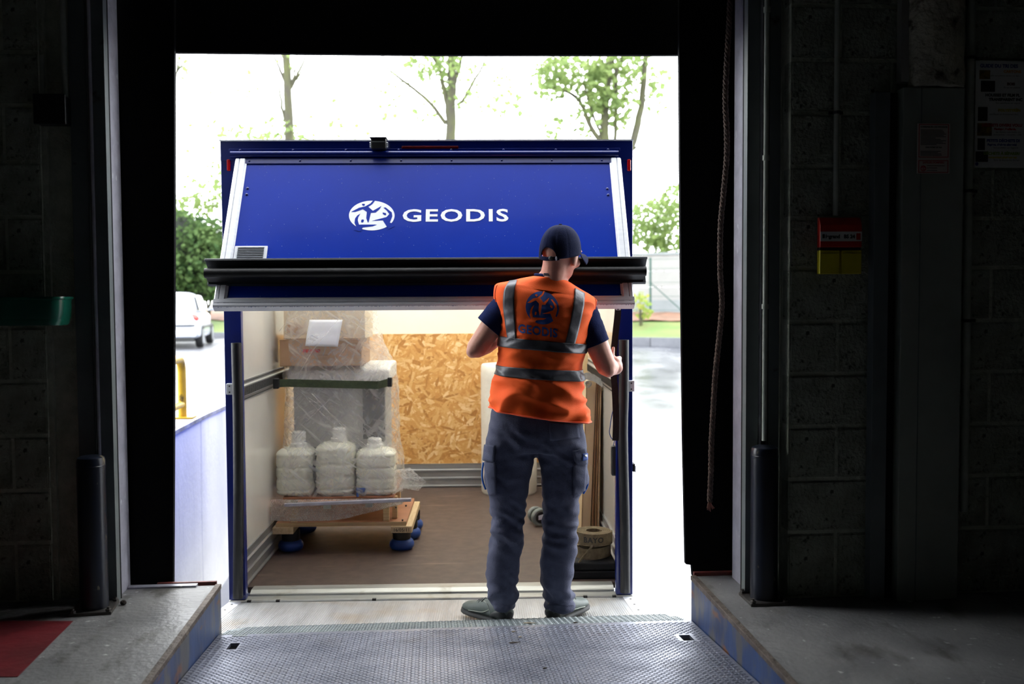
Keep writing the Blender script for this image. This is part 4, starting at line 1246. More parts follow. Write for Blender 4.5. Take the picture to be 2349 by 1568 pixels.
# --- machine
mach = thing_t('grey_machine', (-.62, 1.27, .352), 'light grey machine cabinet with dark right panel inside the film', 'machine')
put(MB().box(-.90, -.335, 1.08, 1.46, .352, 1.02), 'cabinet', M_MACH, mach, bevel=.012)
put(MB().box(-.475, -.34, 1.072, 1.082, .66, .985), 'dark_panel', M_MACHD, mach, bevel=.004)
put(MB().prism([(1.03, 1.02), (1.48, 1.02), (1.48, 1.12), (1.10, 1.12), (1.03, 1.09)], 0, -.925, -.30), 'top_shell', M_MACHW, mach, bevel=.015)
put(MB().box(-.88, -.35, 1.074, 1.082, .60, .615), 'panel_seam', M_MACHD, mach)
# --- cartons
def carton(name, x0, x1, y0_, y1_, z0_, z1_, m, label):
    r = thing_t(name, ((x0 + x1) / 2, (y0_ + y1_) / 2, z0_), label, 'cardboard box')
    put(MB().box(x0, x1, y0_, y1_, z0_, z1_), 'carton', m, r, bevel=.004)
    return r
a, b = th(641, 779, 1, .93), th(830, 843, 1, .93)
c1 = carton('cardboard_box', a.x, b.x, .93, 1.36, 1.122, a.z, M_CARTON, 'brown cardboard box with red label on top of the grey machine')
put(MB().box(a.x, b.x, .928, .931, a.z - .004, a.z - .001), 'flap_seam', M_KRAFTD, c1)
p, q = th(694, 801, 1, .92), th(734, 808, 1, .92)
lb = put(MB().box(p.x, q.x, .9275, .9295, q.z, p.z), 'red_label', M_REDLENS, c1)
for k, (x0, x1, py) in enumerate(((718, 752, 814), (706, 775, 821), (712, 760, 824), (792, 820, 787))):
    p, q = th(x0, py, 1, .925), th(x1, py, 1, .925)
    put(MB().box(p.x, q.x, .9285, .9295, p.z - .003, p.z + .002), 'printed_line', M_KRAFTD, c1)
a2, b2 = th(650, 700, 1, .97), th(838, 777, 1, .97)
c2_ = carton('cardboard_box', a2.x, b2.x, .97, 1.38, a.z + .002, a.z + .30, M_CARTONL, 'pale cardboard box, upper one of the two under the film')
p, q = th(658, 745, 1, .965), th(700, 764, 1, .965)
put(MB().box(p.x, q.x, .966, .9705, q.z, p.z), 'brown_tape_patch', M_CARTON, c2_)
# document sheet hanging over the boxes
mb = MB()
cs = [th(710, 733, 1, .905), th(786, 733, 1, .905), th(775, 795, 1, .895), th(700, 793, 1, .895)]
def sheet_fn(u, v):
    t = cs[0].lerp(cs[1], u); l = cs[3].lerp(cs[2], u); p = t.lerp(l, v)
    return (p.x, p.y - .006 * math.sin(v * 3) + noise.noise((u * 3, v * 3, 1)) * .004, p.z)
mb.grid(sheet_fn, 10, 10)
doc = empty('document_sheet', TM @ cs[3], -TA); doc['base'] = list(cs[3])
tag(doc, 'white document sheet under the film on the cardboard boxes', 'paper')
put(mb, 'sheet', M_PAPER, doc, solid=.001, smooth=170)
# --- blanket
mb = MB()
for (cx, cy, cz, r1, r2, r3) in ((-.905, 1.16, 1.40, .045, .12, .17), (-.86, 1.26, 1.56, .09, .16, .08), (-.93, 1.12, 1.24, .03, .08, .10), (-.80, 1.20, 1.62, .12, .13, .05)):
    mb.ball((cx, cy, cz), (r1, r2, r3), 16, 12)
me = remesh(mb, .012, 4)
nr_ = [v.normal.copy() for v in me.vertices]
for v, q_ in zip(me.vertices, nr_): v.co = v.co + q_ * (noise.noise(v.co * 14) * .014)
bl = thing_t('moving_blanket', (-.88, 1.2, 1.12), 'dark brown folded blanket stuffed behind the left of the cardboard boxes', 'blanket')
me.transform(Matrix.Translation(-Vector(bl['base']))); link('cloth', me, M_BLANKET, bl, smooth=170)
# --- stretch film shell
keys = [(-.97, -.215, .80, 1.47, .36), (-.985, -.235, .785, 1.48, .45), (-.98, -.245, .79, 1.48, .55), (-.955, -.262, .83, 1.48, .66), (-.945, -.270, .86, 1.48, .80), (-.945, -.272, .875, 1.49, .95),
        (-.955, -.285, .885, 1.50, 1.05), (-.955, -.325, .895, 1.50, 1.16), (-.952, -.365, .895, 1.46, 1.28), (-.94, -.395, .91, 1.44, 1.42), (-.92, -.425, .95, 1.42, 1.56), (-.88, -.47, 1.02, 1.36, 1.615)]
film = thing_t('stretch_film', (-.6, 1.14, .36), 'clear plastic stretch film wrapped around the tall load on the dolly', 'plastic film')
def film_fn(u, v):
    x0, x1, y0_, y1_, z = catmull(keys, v)
    a = u * 2 * math.pi
    c, s = math.cos(a), math.sin(a)
    e = .5
    x = (x0 + x1) / 2 + (x1 - x0) / 2 * math.copysign(abs(c) ** e, c)
    y = (y0_ + y1_) / 2 + (y1_ - y0_) / 2 * math.copysign(abs(s) ** e, s)
    nn = noise.noise((x * 5 + z * 4, y * 5, z * 9)) * .009 + noise.noise((x * 14 - z * 16, y * 14, z * 20)) * .005
    return (max(x + nn * c, -.990), y + nn * s, z + nn * .5)
put(MB().grid(film_fn, 150, 110, wrap=True), 'wrap', M_FILM, film, smooth=170)
# wrinkle ropes of bunched film
for k, (pts_) in enumerate(([(690, 898), (735, 945), (800, 1000), (880, 1060)], [(655, 1010), (720, 950), (770, 900)], [(760, 840), (810, 770), (838, 710)], [(690, 850), (720, 800), (770, 740), (800, 705)], [(820, 985), (870, 1010), (905, 1040)], [(640, 760), (660, 738), (700, 720), (740, 712)], [(700, 905), (790, 975), (890, 1075)], [(715, 902), (800, 990), (900, 1062)])):
    v_ = [th(x, y, 1, .865 if y > 880 else .885) for x, y in pts_]
    cl = [Vector(catmull([tuple(p) for p in v_], i / 20)) + Vector((0, noise.noise((i * .4, k, 0)) * .006, 0)) for i in range(21)]
    put(MB().tube(cl, [.0012 + .002 * abs(noise.noise((i * .3, k * 2, 5))) for i in range(21)], 6), 'film_crease', M_FILM, film, smooth=170)
# loose film tail at the lower right
mb = MB()
t_keys = [th(x, y, 1, v) for x, y, v in ((905, 1078, .86), (940, 1072, .84), (978, 1105, .84), (960, 1125, .86), (925, 1120, .86), (900, 1135, .87))]
cen = th(930, 1100, 1, .80)
def tail(u, v):
    a = u * len(t_keys); i = int(a) % len(t_keys); f = a - int(a)
    p = t_keys[i].lerp(t_keys[(i + 1) % len(t_keys)], f)
    q = cen.lerp(p, v)
    return q + Vector((0, -.03 * (1 - v) + noise.noise((q.x * 30, q.z * 30, 2)) * .012, 0))
put(mb.grid(tail, 36, 10, wrap=True), 'loose_tail', M_BUBBLE, film, smooth=170)
# bubble wrap skirt
bub = thing_t('bubble_wrap', (-.6, .79, .21), 'sagging bubble wrap hanging under the steel bar on the dolly', 'bubble wrap')
def skirt(u, v):
    xl, xr = -.985, -.21
    x = xl + (xr - xl) * u
    bot = .222 + .09 * max(0, (u - .45) / .55) ** 1.3
    z = .348 + (bot - .348) * v
    return (x, .792 - .02 * v * math.sin(u * 5) + noise.noise((u * 8, v * 4, 0)) * .012, z)
mb = MB().grid(skirt, 60, 14)
put(mb, 'sheet', M_BUBBLE, bub, smooth=170)
mb = MB()
for i in range(74):
    for j in range(12):
        p = skirt((i + .5 * (j % 2)) / 74.5, (j + .5) / 12)
        mb.ball((p[0], p[1] - .002, p[2]), (.0042, .003, .0042), 5, 3)
o = put(mb, 'bubbles', M_BUBBLE, bub, smooth=170); o['kind'] = 'stuff'
# --- olive strap
strap = thing_t('lashing_strap', (-.97, .86, 1.03), 'olive green lashing strap pulled tight across the wrapped load', 'strap')
sp_ = [(633, 879, .83), (660, 878, .845), (700, 879, .86), (780, 881, .865), (868, 883, .865), (890, 877, .93), (897, 873, 1.2)]
v_ = [th(x, y, 1, v) for x, y, v in sp_]
v_[0].x = max(v_[0].x, -.975)
mb = MB(); vs = []
for p in v_:
    for dz, dy in ((-.023, 0), (.023, 0), (.023, .003), (-.023, .003)): vs.append((p.x, p.y + dy, p.z + dz))
k = len(v_)
mb.add(vs, [(i * 4 + j, i * 4 + (j + 1) % 4, i * 4 + 4 + (j + 1) % 4, i * 4 + 4 + j) for i in range(k - 1) for j in range(4)] + [(3, 2, 1, 0), tuple(range(4 * k - 4, 4 * k))])
put(mb, 'webbing', M_OLIVE, strap)
p = th(894, 876, 1, .86)
bk = put(MB().box(p.x - .013, p.x + .013, .85, .90, p.z - .028, p.z + .028), 'buckle', M_DARKBOX, strap, bevel=.004)
p = v_[0]
put(MB().box(p.x - .012, p.x + .02, .80, .84, p.z - .03, p.z + .03), 'rail_clip', M_DARKBOX, strap, bevel=.004)
# --- white foam roll
roll = thing_t('foam_roll', (.46, 2.645, FLZ), 'tall white foam packing roll standing at the back of the truck', 'foam roll')
Mx = Matrix.Translation((.46, 2.645, FLZ))
topz = th(1160, 838, 1, 2.45).z - FLZ
prof = [(.205, 0), (.214, .012), (.216, .2), (.214, .45), (.217, .7), (.213, topz - .11), (.216, topz - .09), (.212, topz - .06), (.214, topz - .012), (.205, topz), (.06, topz + .001), (.05, topz - .02), (.05, topz - .2)]
put(MB().lathe(prof, 48, Mx), 'layers', M_FOAM, roll, smooth=50)
put(MB().box(.46 - .2155, .46 - .213, 2.62, 2.66, FLZ + .02, topz - .02), 'outer_edge', M_FOAM, roll)
# --- castor pair behind the legs
cp = lambda px, py, v: th(px, py, 1, v)
ct = thing_t('castor_trolley', (.63, 1.50, FLZ), 'twin grey rubber castor wheels with steel fork on the truck floor', 'castor')
for k, (px, py, r, yy) in enumerate(((1229, 1181, .056, 1.58), (1239, 1186, .060, 1.48))):
    p = cp(px, py, yy)
    Mx = Matrix.Translation((p.x, yy, FLZ + r)) @ Matrix.Rotation(math.radians(18), 4, 'Z') @ Matrix.Rotation(math.pi / 2, 4, 'X')
    w_ = put(MB().lathe([(.03, -.015), (r * .72, -.016), (r * .86, -.020), (r * .97, -.015), (r, 0), (r * .97, .015), (r * .86, .020), (r * .72, .016), (.03, .015)], 30, Mx), 'wheel', M_GREYRUB, ct, smooth=40)
    put(MB().lathe([(r * .62, -.017), (r * .62, .017)], 24, Mx), 'hub', M_DARKBOX, w_, top=ct, smooth=40)
    put(MB().lathe([(.012, -.026), (.012, .026)], 12, Mx), 'axle', M_GALV, w_, top=ct, smooth=40)
    put(MB().hexa([(p.x - .012, yy - .024, FLZ + r - .014), (p.x + .18, yy - .085, FLZ + r + .03), (p.x + .18, yy - .082, FLZ + r + .03), (p.x - .012, yy - .021, FLZ + r - .014)],
                  [(p.x - .012, yy - .024, FLZ + r + .014), (p.x + .18, yy - .085, FLZ + r + .09), (p.x + .18, yy - .082, FLZ + r + .09), (p.x - .012, yy - .021, FLZ + r + .014)]), 'fork', M_GALV, ct)
p = cp(1239, 1186, 1.48)
put(MB().box(p.x + .15, p.x + .30, 1.36, 1.56, FLZ + .001, FLZ + .16), 'trolley_body', M_DARKBOX, ct, bevel=.01)
# --- boards standing at the right wall
ply = thing_t('plywood_panel', (.84, 1.75, FLZ), 'pale plywood panel standing behind the cardboard at the right truck wall', 'panel')
put(MB().hexa([(.70, 1.72, FLZ), (.985, 1.70, FLZ), (.985, 1.72, FLZ), (.70, 1.74, FLZ)], [(.70, 1.78, 1.262), (.985, 1.76, 1.262), (.985, 1.78, 1.262), (.70, 1.80, 1.262)]), 'board', M_PLYFACE, ply, bevel=.002)
for (x_, z_) in ((.80, .9), (.93, .5), (.88, 1.1)):
    put(MB().ball((x_, 1.722 + .048 * z_, z_), (.008, .003, .010), 10, 6), 'knot', M_KRAFTD, ply, smooth=170)
def upright(pxs, y_, depth, m, label, fold=False):
    """flat-packed card standing on its end: (top-left, top-right, bottom-right, bottom-left) as seen, at real depth y_"""
    q = [th(x, y, 1, y_) for x, y in pxs]
    for p in q[2:]: p.z = FLZ
    for p in q: p.x = min(p.x, .984)
    r = thing_t('cardboard_sheet', ((q[2].x + q[3].x) / 2, y_, FLZ), label, 'cardboard sheet', 'cardboard at the right truck wall')
    fr = [q[3], q[2], q[1], q[0]]
    bk = [p + Vector((0, depth, 0)) for p in fr]
    mb = MB(); mb.hexa([fr[0], fr[1], bk[1], bk[0]], [fr[3], fr[2], bk[2], bk[3]])
    put(mb, 'board', m, r, bevel=.002)
    put(MB().tube([q[0].lerp(q[3], t / 8) + Vector((.001 + .002 * (t % 2), -.0005, 0)) for t in range(9)], .0022, 5), 'frayed_edge', M_KRAFTD, r)
    return r
upright([(1345, 872), (1368, 872), (1353, 1222), (1332, 1222)], 1.02, .22, M_KRAFT, 'broad tan cardboard pack, leftmost of the cardboard at the right truck wall')
upright([(1370, 876), (1373, 876), (1361, 1203), (1356, 1222)], 1.00, .50, M_KRAFTD, 'brown cardboard sheet touching the broad tan pack on its right')
upright([(1374.5, 880), (1377, 880), (1368, 1205), (1363.5, 1224)], .98, .50, M_KRAFTD, 'middle brown cardboard sheet standing right of the broad tan pack')
upright([(1378.5, 884), (1380.5, 884), (1374, 1206), (1370.5, 1226)], .96, .50, M_KRAFT, 'rightmost thin cardboard sheet, closest to the truck wall')
ws = thing_t('grey_strap', (.93, .96, .98), 'pale grey webbing strap holding the leaning cardboard sheets', 'strap')
v_ = [th(x, y, 1, v) for x, y, v in ((1334, 866, .985), (1346, 862, .98), (1362, 866, .965), (1374, 874, .945), (1382, 880, .93))]
mb = MB(); vs = []
for p in v_:
    for dz, dy in ((-.022, 0), (.022, 0), (.022, .003), (-.022, .003)): vs.append((p.x, p.y + dy, p.z + dz))
k = len(v_)
mb.add(vs, [(i * 4 + j, i * 4 + (j + 1) % 4, i * 4 + 4 + (j + 1) % 4, i * 4 + 4 + j) for i in range(k - 1) for j in range(4)] + [(3, 2, 1, 0), tuple(range(4 * k - 4, 4 * k))])
put(mb, 'webbing', M_WEBGREY, ws)
p = th(1350, 880, 1, .96)
spi = [Vector((p.x + (.004 + .0011 * i / 4) * math.cos(i * .45) * 1.6, .962, p.z + (.004 + .0011 * i / 4) * math.sin(i * .45) * 1.6)) for i in range(40)]
put(ribbon(spi, .03, .002, (0, 1, 0)), 'rolled_end', M_WEBGREY, ws)
# --- webbing coils on a black block
blk = thing_t('black_rubber_block', (.875, .36, FLZ), 'black rubber block on the truck floor under the webbing coils', 'rubber block')
put(MB().box(.735, .978, .235, .53, FLZ, .052), 'lower_pad', M_BLACKRUB, blk, bevel=.006)
put(MB().box(.745, .978, .240, .53, .054, .100), 'upper_pad', M_BLACKRUB, blk, bevel=.010)
def coil(cx, cy, z0_, r0, r1, h, turns, name, label, tilt=0):
    r = thing_t(name, (cx, cy, z0_), label, 'webbing coil', 'webbing coils by the right post')
    n = int(turns * 28)
    pts_ = []
    for i in range(n + 1):
        a = i / 28 * 2 * math.pi; rr = r0 + (r1 - r0) * i / n
        pts_.append(Vector((cx + rr * math.cos(a), cy + rr * math.sin(a), z0_ + h / 2 + tilt * math.cos(a) * rr)))
    put(ribbon(pts_, h, (r1 - r0) / turns * .80, (0, 0, 1)), 'spiral', M_WEBTAN, r)
    return r
c_lo = coil(.868, .375, .103, .052, .098, .060, 4.3, 'webbing_coil', 'lower tan webbing coil lying on the black rubber block', .10)
c_hi = coil(.872, .370, .178, .042, .100, .066, 6.0, 'webbing_coil', 'upper tan webbing coil with hand written letters', 0)
me = text_mesh('BAYO', .040, .0012, 1.0, 1.1, 'CENTER')
bm = bmesh.new(); bm.from_mesh(me)
for v in bm.verts:
    a = -math.pi / 2 - .12 + v.co.x / .1015; zz = .178 + .02 + v.co.y
    v.co = Vector((.872 + .1022 * math.cos(a), .370 + .1022 * math.sin(a), zz)) - Vector(c_hi['base'])
bm.to_mesh(me); bm.free()
link('hand_lettering', me, pm('faded_ink', (62, 62, 60), (50, 50, 48), 20, .9), c_hi)
tail_pts = [th(x, y, 1, v) for x, y, v in ((1360, 1250, .262), (1350, 1262, .258), (1338, 1276, .255), (1326, 1292, .25))]
put(MB().tube(tail_pts, .006, 8), 'loose_end', M_WEBTAN, c_lo, smooth=60)
# ------------------------------------------------------------------ the yard outside
M_WETLANE = pm('wet_asphalt_lane', (70, 72, 78), (58, 60, 66), .6, .34, bump=.06, bscale=90, rough2=.08)
M_GRASS = pm('verge_grass', (66, 92, 30), (84, 92, 40), 1.2, .9, bump=.6, bscale=30)
M_LEAFBED = pm('fallen_leaves', (120, 84, 66), (84, 66, 50), 3, .9, bump=.8, bscale=12)
M_KERB = pm('stone_kerb', (96, 98, 104), (80, 82, 88), 3, .8, bump=.3)
M_RETWALL = pm('stained_white_concrete', (240, 238, 226), (226, 224, 212), 1.5, .85, bump=.15, bscale=20)
extra_layer(M_RETWALL, (140, 142, 146), 2.0, .60, .80, (5, 5, .25), amount=.55)
M_WALLTOP = pm('lichen_concrete', (170, 170, 176), (120, 118, 108), 5, .9, bump=.4)
M_PANELW = pm('white_concrete_panel', (136, 136, 134), (124, 124, 122), .8, .8, bump=.1)
M_PANELG = pm('grey_board', (120, 126, 128), (110, 116, 118), 2, .8)
M_FENCEG = pm('green_fence_paint', (20, 66, 56), (16, 56, 48), 8, .5)
M_LINE = pm('white_road_paint', (190, 192, 196), (170, 172, 176), 8, .6)
M_YELLOW = pm('yellow_rail_paint', (216, 176, 30), (196, 156, 24), 8, .45, bump=.08)
extra_layer(M_YELLOW, (96, 82, 36), 14, .62, .68, (1, 1, .5))
M_BARK = pm('mossy_bark', (54, 50, 45), (68, 72, 38), 3.5, .9, bump=.5, bscale=14, stretch=(1, 1, .4))
M_HEDGECORE = pm('hedge_inner_shade', (26, 34, 24), (18, 24, 16), 5, .95)
def leaf_mat(name, c1, c2, tr=.55):
    m = bpy.data.materials.new(name); m.use_nodes = True
    nt = m.node_tree; N = nt.nodes; L = nt.links; N.clear()
    out = N.new('ShaderNodeOutputMaterial'); mx = N.new('ShaderNodeMixShader'); mx.inputs['Fac'].default_value = tr
    df = N.new('ShaderNodeBsdfDiffuse'); tl_ = N.new('ShaderNodeBsdfTranslucent')
    tc = N.new('ShaderNodeTexCoord'); nz = N.new('ShaderNodeTexNoise'); nz.inputs['Scale'].default_value = 2.5; nz.inputs['Detail'].default_value = 5
    rp = N.new('ShaderNodeValToRGB'); rp.color_ramp.elements[0].position = .35; rp.color_ramp.elements[1].position = .65
    rp.color_ramp.elements[0].color = (*lin(c1), 1); rp.color_ramp.elements[1].color = (*lin(c2), 1)
    L.new(tc.outputs['Object'], nz.inputs['Vector']); L.new(nz.outputs['Fac'], rp.inputs['Fac'])
    L.new(rp.outputs['Color'], df.inputs['Color']); L.new(rp.outputs['Color'], tl_.inputs['Color'])
    L.new(df.outputs[0], mx.inputs[1]); L.new(tl_.outputs[0], mx.inputs[2]); L.new(mx.outputs[0], out.inputs[0])
    return m
M_LEAF = leaf_mat('fresh_leaves', (108, 128, 80), (126, 142, 88))
M_LEAFY = leaf_mat('yellowing_leaves', (150, 150, 80), (112, 136, 70))
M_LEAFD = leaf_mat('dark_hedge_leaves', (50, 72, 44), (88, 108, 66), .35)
M_LEAFM = leaf_mat('mid_green_leaves', (76, 104, 58), (104, 128, 70), .5)

KP, KN = Vector((-7, 33)), Vector((7, 13.5)).normalized()
def s_of(x, y): return (Vector((x, y)) - KP).dot(KN)
def zlow(y):
    t = min(max((y - 9.0) / 18.0, 0), 1)
    return -1.25 + (1.25 - .13) * t
def zup(y):
    t = min(max((y - 8.0) / 18.0, 0), 1)
    return .22 - .30 * t
def zfar(x, y): return -.13 if x > -1.9 else zup(y)
RW = -1.80          # face of the retaining wall
# lower yard
mb = MB()
def low_fn(u, v):
    x = RW + (26 - RW) * u; y = 4.14 + (38 - 4.14) * v
    return (x, y, zlow(y))
mb.grid(low_fn, 16, 60)
struct(mb.build('floor_lower_yard', M_YARD, smooth=170))
# far carriageway: a slightly raised asphalt sheet across the yard end
mb = MB()
def far_fn(u, v):
    y = 12.6 + (40 - 12.6) * v; x = RW + (26 - RW) * u
    return (x, y, zlow(y) + .006)
mb.grid(far_fn, 8, 40)
struct(mb.build('floor_asphalt_lane', M_WETLANE, smooth=170))
mb = MB()
def up_fn(u, v):
    x = -26 + (RW - .22 + 26) * u; y = 4.3 + (42 - 4.3) * v
    return (x, y, zup(y) - .02)
mb.grid(up_fn, 12, 40)
struct(mb.build('floor_upper_yard', M_ASPHALT, smooth=170))
# retaining wall with coping
mb = MB()
def rw_sec(y):
    zt_ = max(zup(y) + .03, zlow(y) + .02)
    return zt_
ys = [4.3 + k * .75 for k in range(30)]
vs = []
for y in ys:
    zt_ = rw_sec(y)
    for x in (RW - .24, RW): vs += [(x, y, min(-1.6, zt_ - .4)), (x, y, zt_)]
fs = []
for i in range(len(ys) - 1):
    a = i * 4
    fs += [(a + 2, a + 6, a + 7, a + 3), (a + 1, a + 5, a + 4, a), (a + 3, a + 7, a + 5, a + 1)]
fs += [(0, 2, 3, 1), tuple(len(vs) - 4 + k for k in (0, 1, 3, 2))]
rw = struct(mb.add(vs, fs).build('wall_retaining', M_RETWALL))
mb = MB(); vs = []
for y in ys:
    zt_ = rw_sec(y)
    vs += [(RW - .27, y, zt_ + .002), (RW + .012, y, zt_ + .002), (RW + .012, y, zt_ + .03), (RW - .27, y, zt_ + .03)]
fs = [(i * 4 + j, i * 4 + (j + 1) % 4, i * 4 + 4 + (j + 1) % 4, i * 4 + 4 + j) for i in range(len(ys) - 1) for j in range(4)] + [(3, 2, 1, 0), tuple(range(len(vs) - 4, len(vs)))]
mb.add(vs, fs).build('coping', M_WALLTOP, rw)
# verge beyond the kerb
def verge_pt(t, s, dz=0):
    d = Vector((KN.y, -KN.x))
    p = KP + d * t + KN * s
    return p
mb = MB()
def verge_fn(u, v):
    t = -26 + 56 * u; s = 16 * v
    p = verge_pt(t, s)
    return (p.x, p.y, -.02 + .10 * min(s, 6.2) + noise.noise((p.x * .7, p.y * .7, 0)) * .05)
mb.grid(verge_fn, 60, 30)
struct(mb.build('ground_verge', M_GRASS, smooth=170))
mb = MB()
def bed_fn(u, v):
    t = -26 + 56 * u; s = 3.6 + 2.6 * v + .3 * math.sin(t)
    p = verge_pt(t, s)
    return (p.x, p.y, .03 + .10 * min(s, 6.2) + noise.noise((p.x * 1.7, p.y * 1.7, 3)) * .06)
mb.grid(bed_fn, 120, 10)
o = mb.build('fallen_leaf_bed', M_LEAFBED, smooth=170)
tag(o, 'brown bed of fallen leaves along the foot of the white boundary wall', 'leaf litter', kind='stuff')
# kerb stones
kerb = empty('kerb', (KP.x, KP.y, -.2)); tag(kerb, 'grey stone kerb along the grass verge behind the truck', 'kerb')
km = MB().box(-.49, .49, -.075, .075, 0, .26).mesh('kerb_stone'); km.materials.append(M_KERB)
d = Vector((KN.y, -KN.x))
for k in range(-12, 26):
    o = bpy.data.objects.new('kerb_stone', km); COL.objects.link(o); o.parent = kerb
    o.location = (d.x * k, d.y * k, 0); o.rotation_euler = (0, 0, math.atan2(d.y, d.x))
# boundary wall of stacked white panels
bw = empty('boundary_wall', tuple(verge_pt(3, 6.4)) + (.4,), math.atan2(d.y, d.x))
tag(bw, 'white concrete panel boundary wall beyond the verge on the right', 'wall')
pmh = MB().box(-1.22, 1.22, -.04, .04, .0, .525).mesh('panel'); pmh.materials.append(M_PANELW)
pst = MB().box(-.07, .07, -.07, .07, -.2, 2.14).mesh('post'); pst.materials.append(M_PANELW)
cop = MB().box(-1.25, 1.25, -.08, .08, 2.12, 2.2).mesh('coping'); cop.materials.append(M_PANELG)
for k in range(9):
    x = k * 2.5
    for j in range(4):
        o = bpy.data.objects.new('panel', pmh); COL.objects.link(o); o.parent = bw; o.location = (x, 0, j * .53)
    o = bpy.data.objects.new('post', pst); COL.objects.link(o); o.parent = bw; o.location = (x + 1.25, 0, 0)
    o = bpy.data.objects.new('coping', cop); COL.objects.link(o); o.parent = bw; o.location = (x, 0, 0)
# green wire fence in front of it
fen = empty('wire_fence', tuple(verge_pt(3, 5.6)) + (.4,), math.atan2(d.y, d.x))
tag(fen, 'green wire fence in front of the white boundary wall', 'fence')
fp = hit(fen.matrix_basis, 1492, 700, 1, 0.0).x
for k in range(-2, 3):
    MB().tube([(fp + k * 2.6, 0, -.2), (fp + k * 2.6, 0, 2.0)], .035, 8).build('fence_post', M_FENCEG, fen, smooth=50)
MB().tube([(fp, 0, 1.2), (fp + 1.3, .0, .05)], .016, 6).build('brace', M_FENCEG, fen, smooth=50)
for z in (.3, .75, 1.2, 1.65, 1.95):
    MB().tube([(fp - 5.2, 0, z), (fp + 5.2, 0, z)], .006, 5).build('wire', M_FENCEG, fen)
ga = MB().box(-1.1, 1.1, -.05, .0, -.1, .62).build('low_grey_hatch', M_PANELG)
g_ = hit(fen.matrix_basis, 1508, 705, 1, .5); ga.matrix_world = fen.matrix_basis @ Matrix.Translation((g_.x, .5, .0))
tag(ga, 'low grey hatch panel at the foot of the white boundary wall', 'panel')
# parking line
a, b = at_z(490, 803, -.06), at_z(524, 783, -.06)
mb = MB()
w_ = Vector((.10, 0, 0))
za = [zup(a.y) - .018, zup(b.y) - .018]
mb.hexa([(a.x - .1, a.y, za[0] - .01), (a.x + .1, a.y, za[0] - .01), (b.x + .1, b.y, za[1] - .01), (b.x - .1, b.y, za[1] - .01)], [(a.x - .1, a.y, za[0] + .006), (a.x + .1, a.y, za[0] + .006), (b.x + .1, b.y, za[1] + .006), (b.x - .1, b.y, za[1] + .006)])
tag(mb.build('parking_line', M_LINE), 'white painted parking line on the asphalt beside the silver car', 'road marking')

# ------------------------------------------------------------------ yellow guard rail on the retaining wall
RX = RW - .12
pb = at_x(419, 960, RX)
rail = empty('guard_rail', (RX, pb.y, rw_sec(pb.y) + .03))
tag(rail, 'yellow tubular guard rail bolted on top of the retaining wall', 'guard rail')
zt_ = at_x(415, 822, RX).z - rail.location.z
h2 = at_x(419, 926, RX).z - rail.location.z
path = [(0, 0, .008), (0, 0, zt_ - .10)]
for k in range(1, 9):
    a = math.pi / 2 * k / 8; path.append((0, -.10 * (1 - math.cos(a)), zt_ - .10 + .10 * math.sin(a)))
path += [(0, -.9, zt_), (0, -1.5, zt_)]
for k in range(1, 9):
    a = math.pi / 2 * k / 8; path.append((0, -1.5 - .10 * math.sin(a), zt_ - .10 * (1 - math.cos(a))))
path.append((0, -1.6, .008))
MB().tube(path, .032, 14).build('hoop', M_YELLOW, rail, smooth=60)
MB().tube([(0, 0, h2), (0, -1.6, h2)], .026, 12).build('mid_bar', M_YELLOW, rail, smooth=60)
for yy in (0, -1.6): MB().box(-.09, .09, yy - .07, yy + .07, 0, .012).build('base_plate', M_YELLOW, rail, bevel=.003)

# ------------------------------------------------------------------ silver car
M_SILVER = pm('silver_car_paint', (172, 178, 190), (164, 170, 184), 2, .25, .25, coat=.5)
M_GLASS = pm('tinted_car_glass', (34, 46, 46), (26, 36, 36), 2, .06)
M_REARGL = pm('painted_reflection_glass', (150, 162, 168), (120, 132, 138), 2, .08)  # pale base colour stands in for a reflection in the rear glass
M_TYRE = pm('car_tyre', (22, 22, 24), (16, 16, 18), 8, .8)
M_RIM = pm('wheel_cover', (150, 154, 160), (130, 134, 140), 8, .35, .4)
M_TAIL = pm('pale_red_tail_lamp', (220, 70, 60), (200, 50, 46), 8, .15, coat=.4)
cpos = at(447, 789, 25.6)
car = empty('silver_car', (cpos.x - .70, cpos.y, zup(cpos.y) - .02), math.radians(6.5))
tag(car, 'silver hatchback car parked on the left beyond the yellow guard rail', 'car')
def loft(secs, n=40, e=.32, caps=True):
    """secs: (y, halfwidth bottom, halfwidth top, zb, zt, roundness)"""
    vs = []
    for (y, wb, wt, zb, zt2) in secs:
        for j in range(n):
            a = 2 * math.pi * j / n
            c, s = math.cos(a), math.sin(a)
            uu = math.copysign(abs(c) ** e, c); vv = math.copysign(abs(s) ** e, s)
            w = wb + (wt - wb) * (vv + 1) / 2
            vs.append((uu * w, y, (zb + zt2) / 2 + (zt2 - zb) / 2 * vv))
    fs = [(i * n + j, (i + 1) * n + j, (i + 1) * n + (j + 1) % n, i * n + (j + 1) % n) for i in range(len(secs) - 1) for j in range(n)]
    fs += [tuple(range(n)), tuple(range((len(secs) - 1) * n, len(secs) * n))[::-1]]
    return MB().add(vs, fs)
body = [(.0, .60, .55, .42, .62), (.04, .74, .70, .32, .84), (.12, .80, .76, .26, .90), (.35, .825, .79, .22, .94), (1.0, .83, .80, .20, .95), (2.0, .83, .80, .20, .94), (2.9, .82, .77, .20, .90), (3.4, .79, .70, .22, .80), (3.7, .72, .60, .28, .70), (3.8, .60, .50, .36, .62)]
loft(body).build('body', M_SILVER, car, smooth=50)
gh = [(.10, .70, .60, .86, .92), (.18, .72, .585, .86, 1.12), (.40, .735, .575, .88, 1.36), (.70, .745, .57, .88, 1.42), (1.4, .75, .575, .88, 1.435), (1.9, .745, .57, .88, 1.39), (2.4, .73, .60, .88, 1.12), (2.75, .70, .64, .86, .92)]
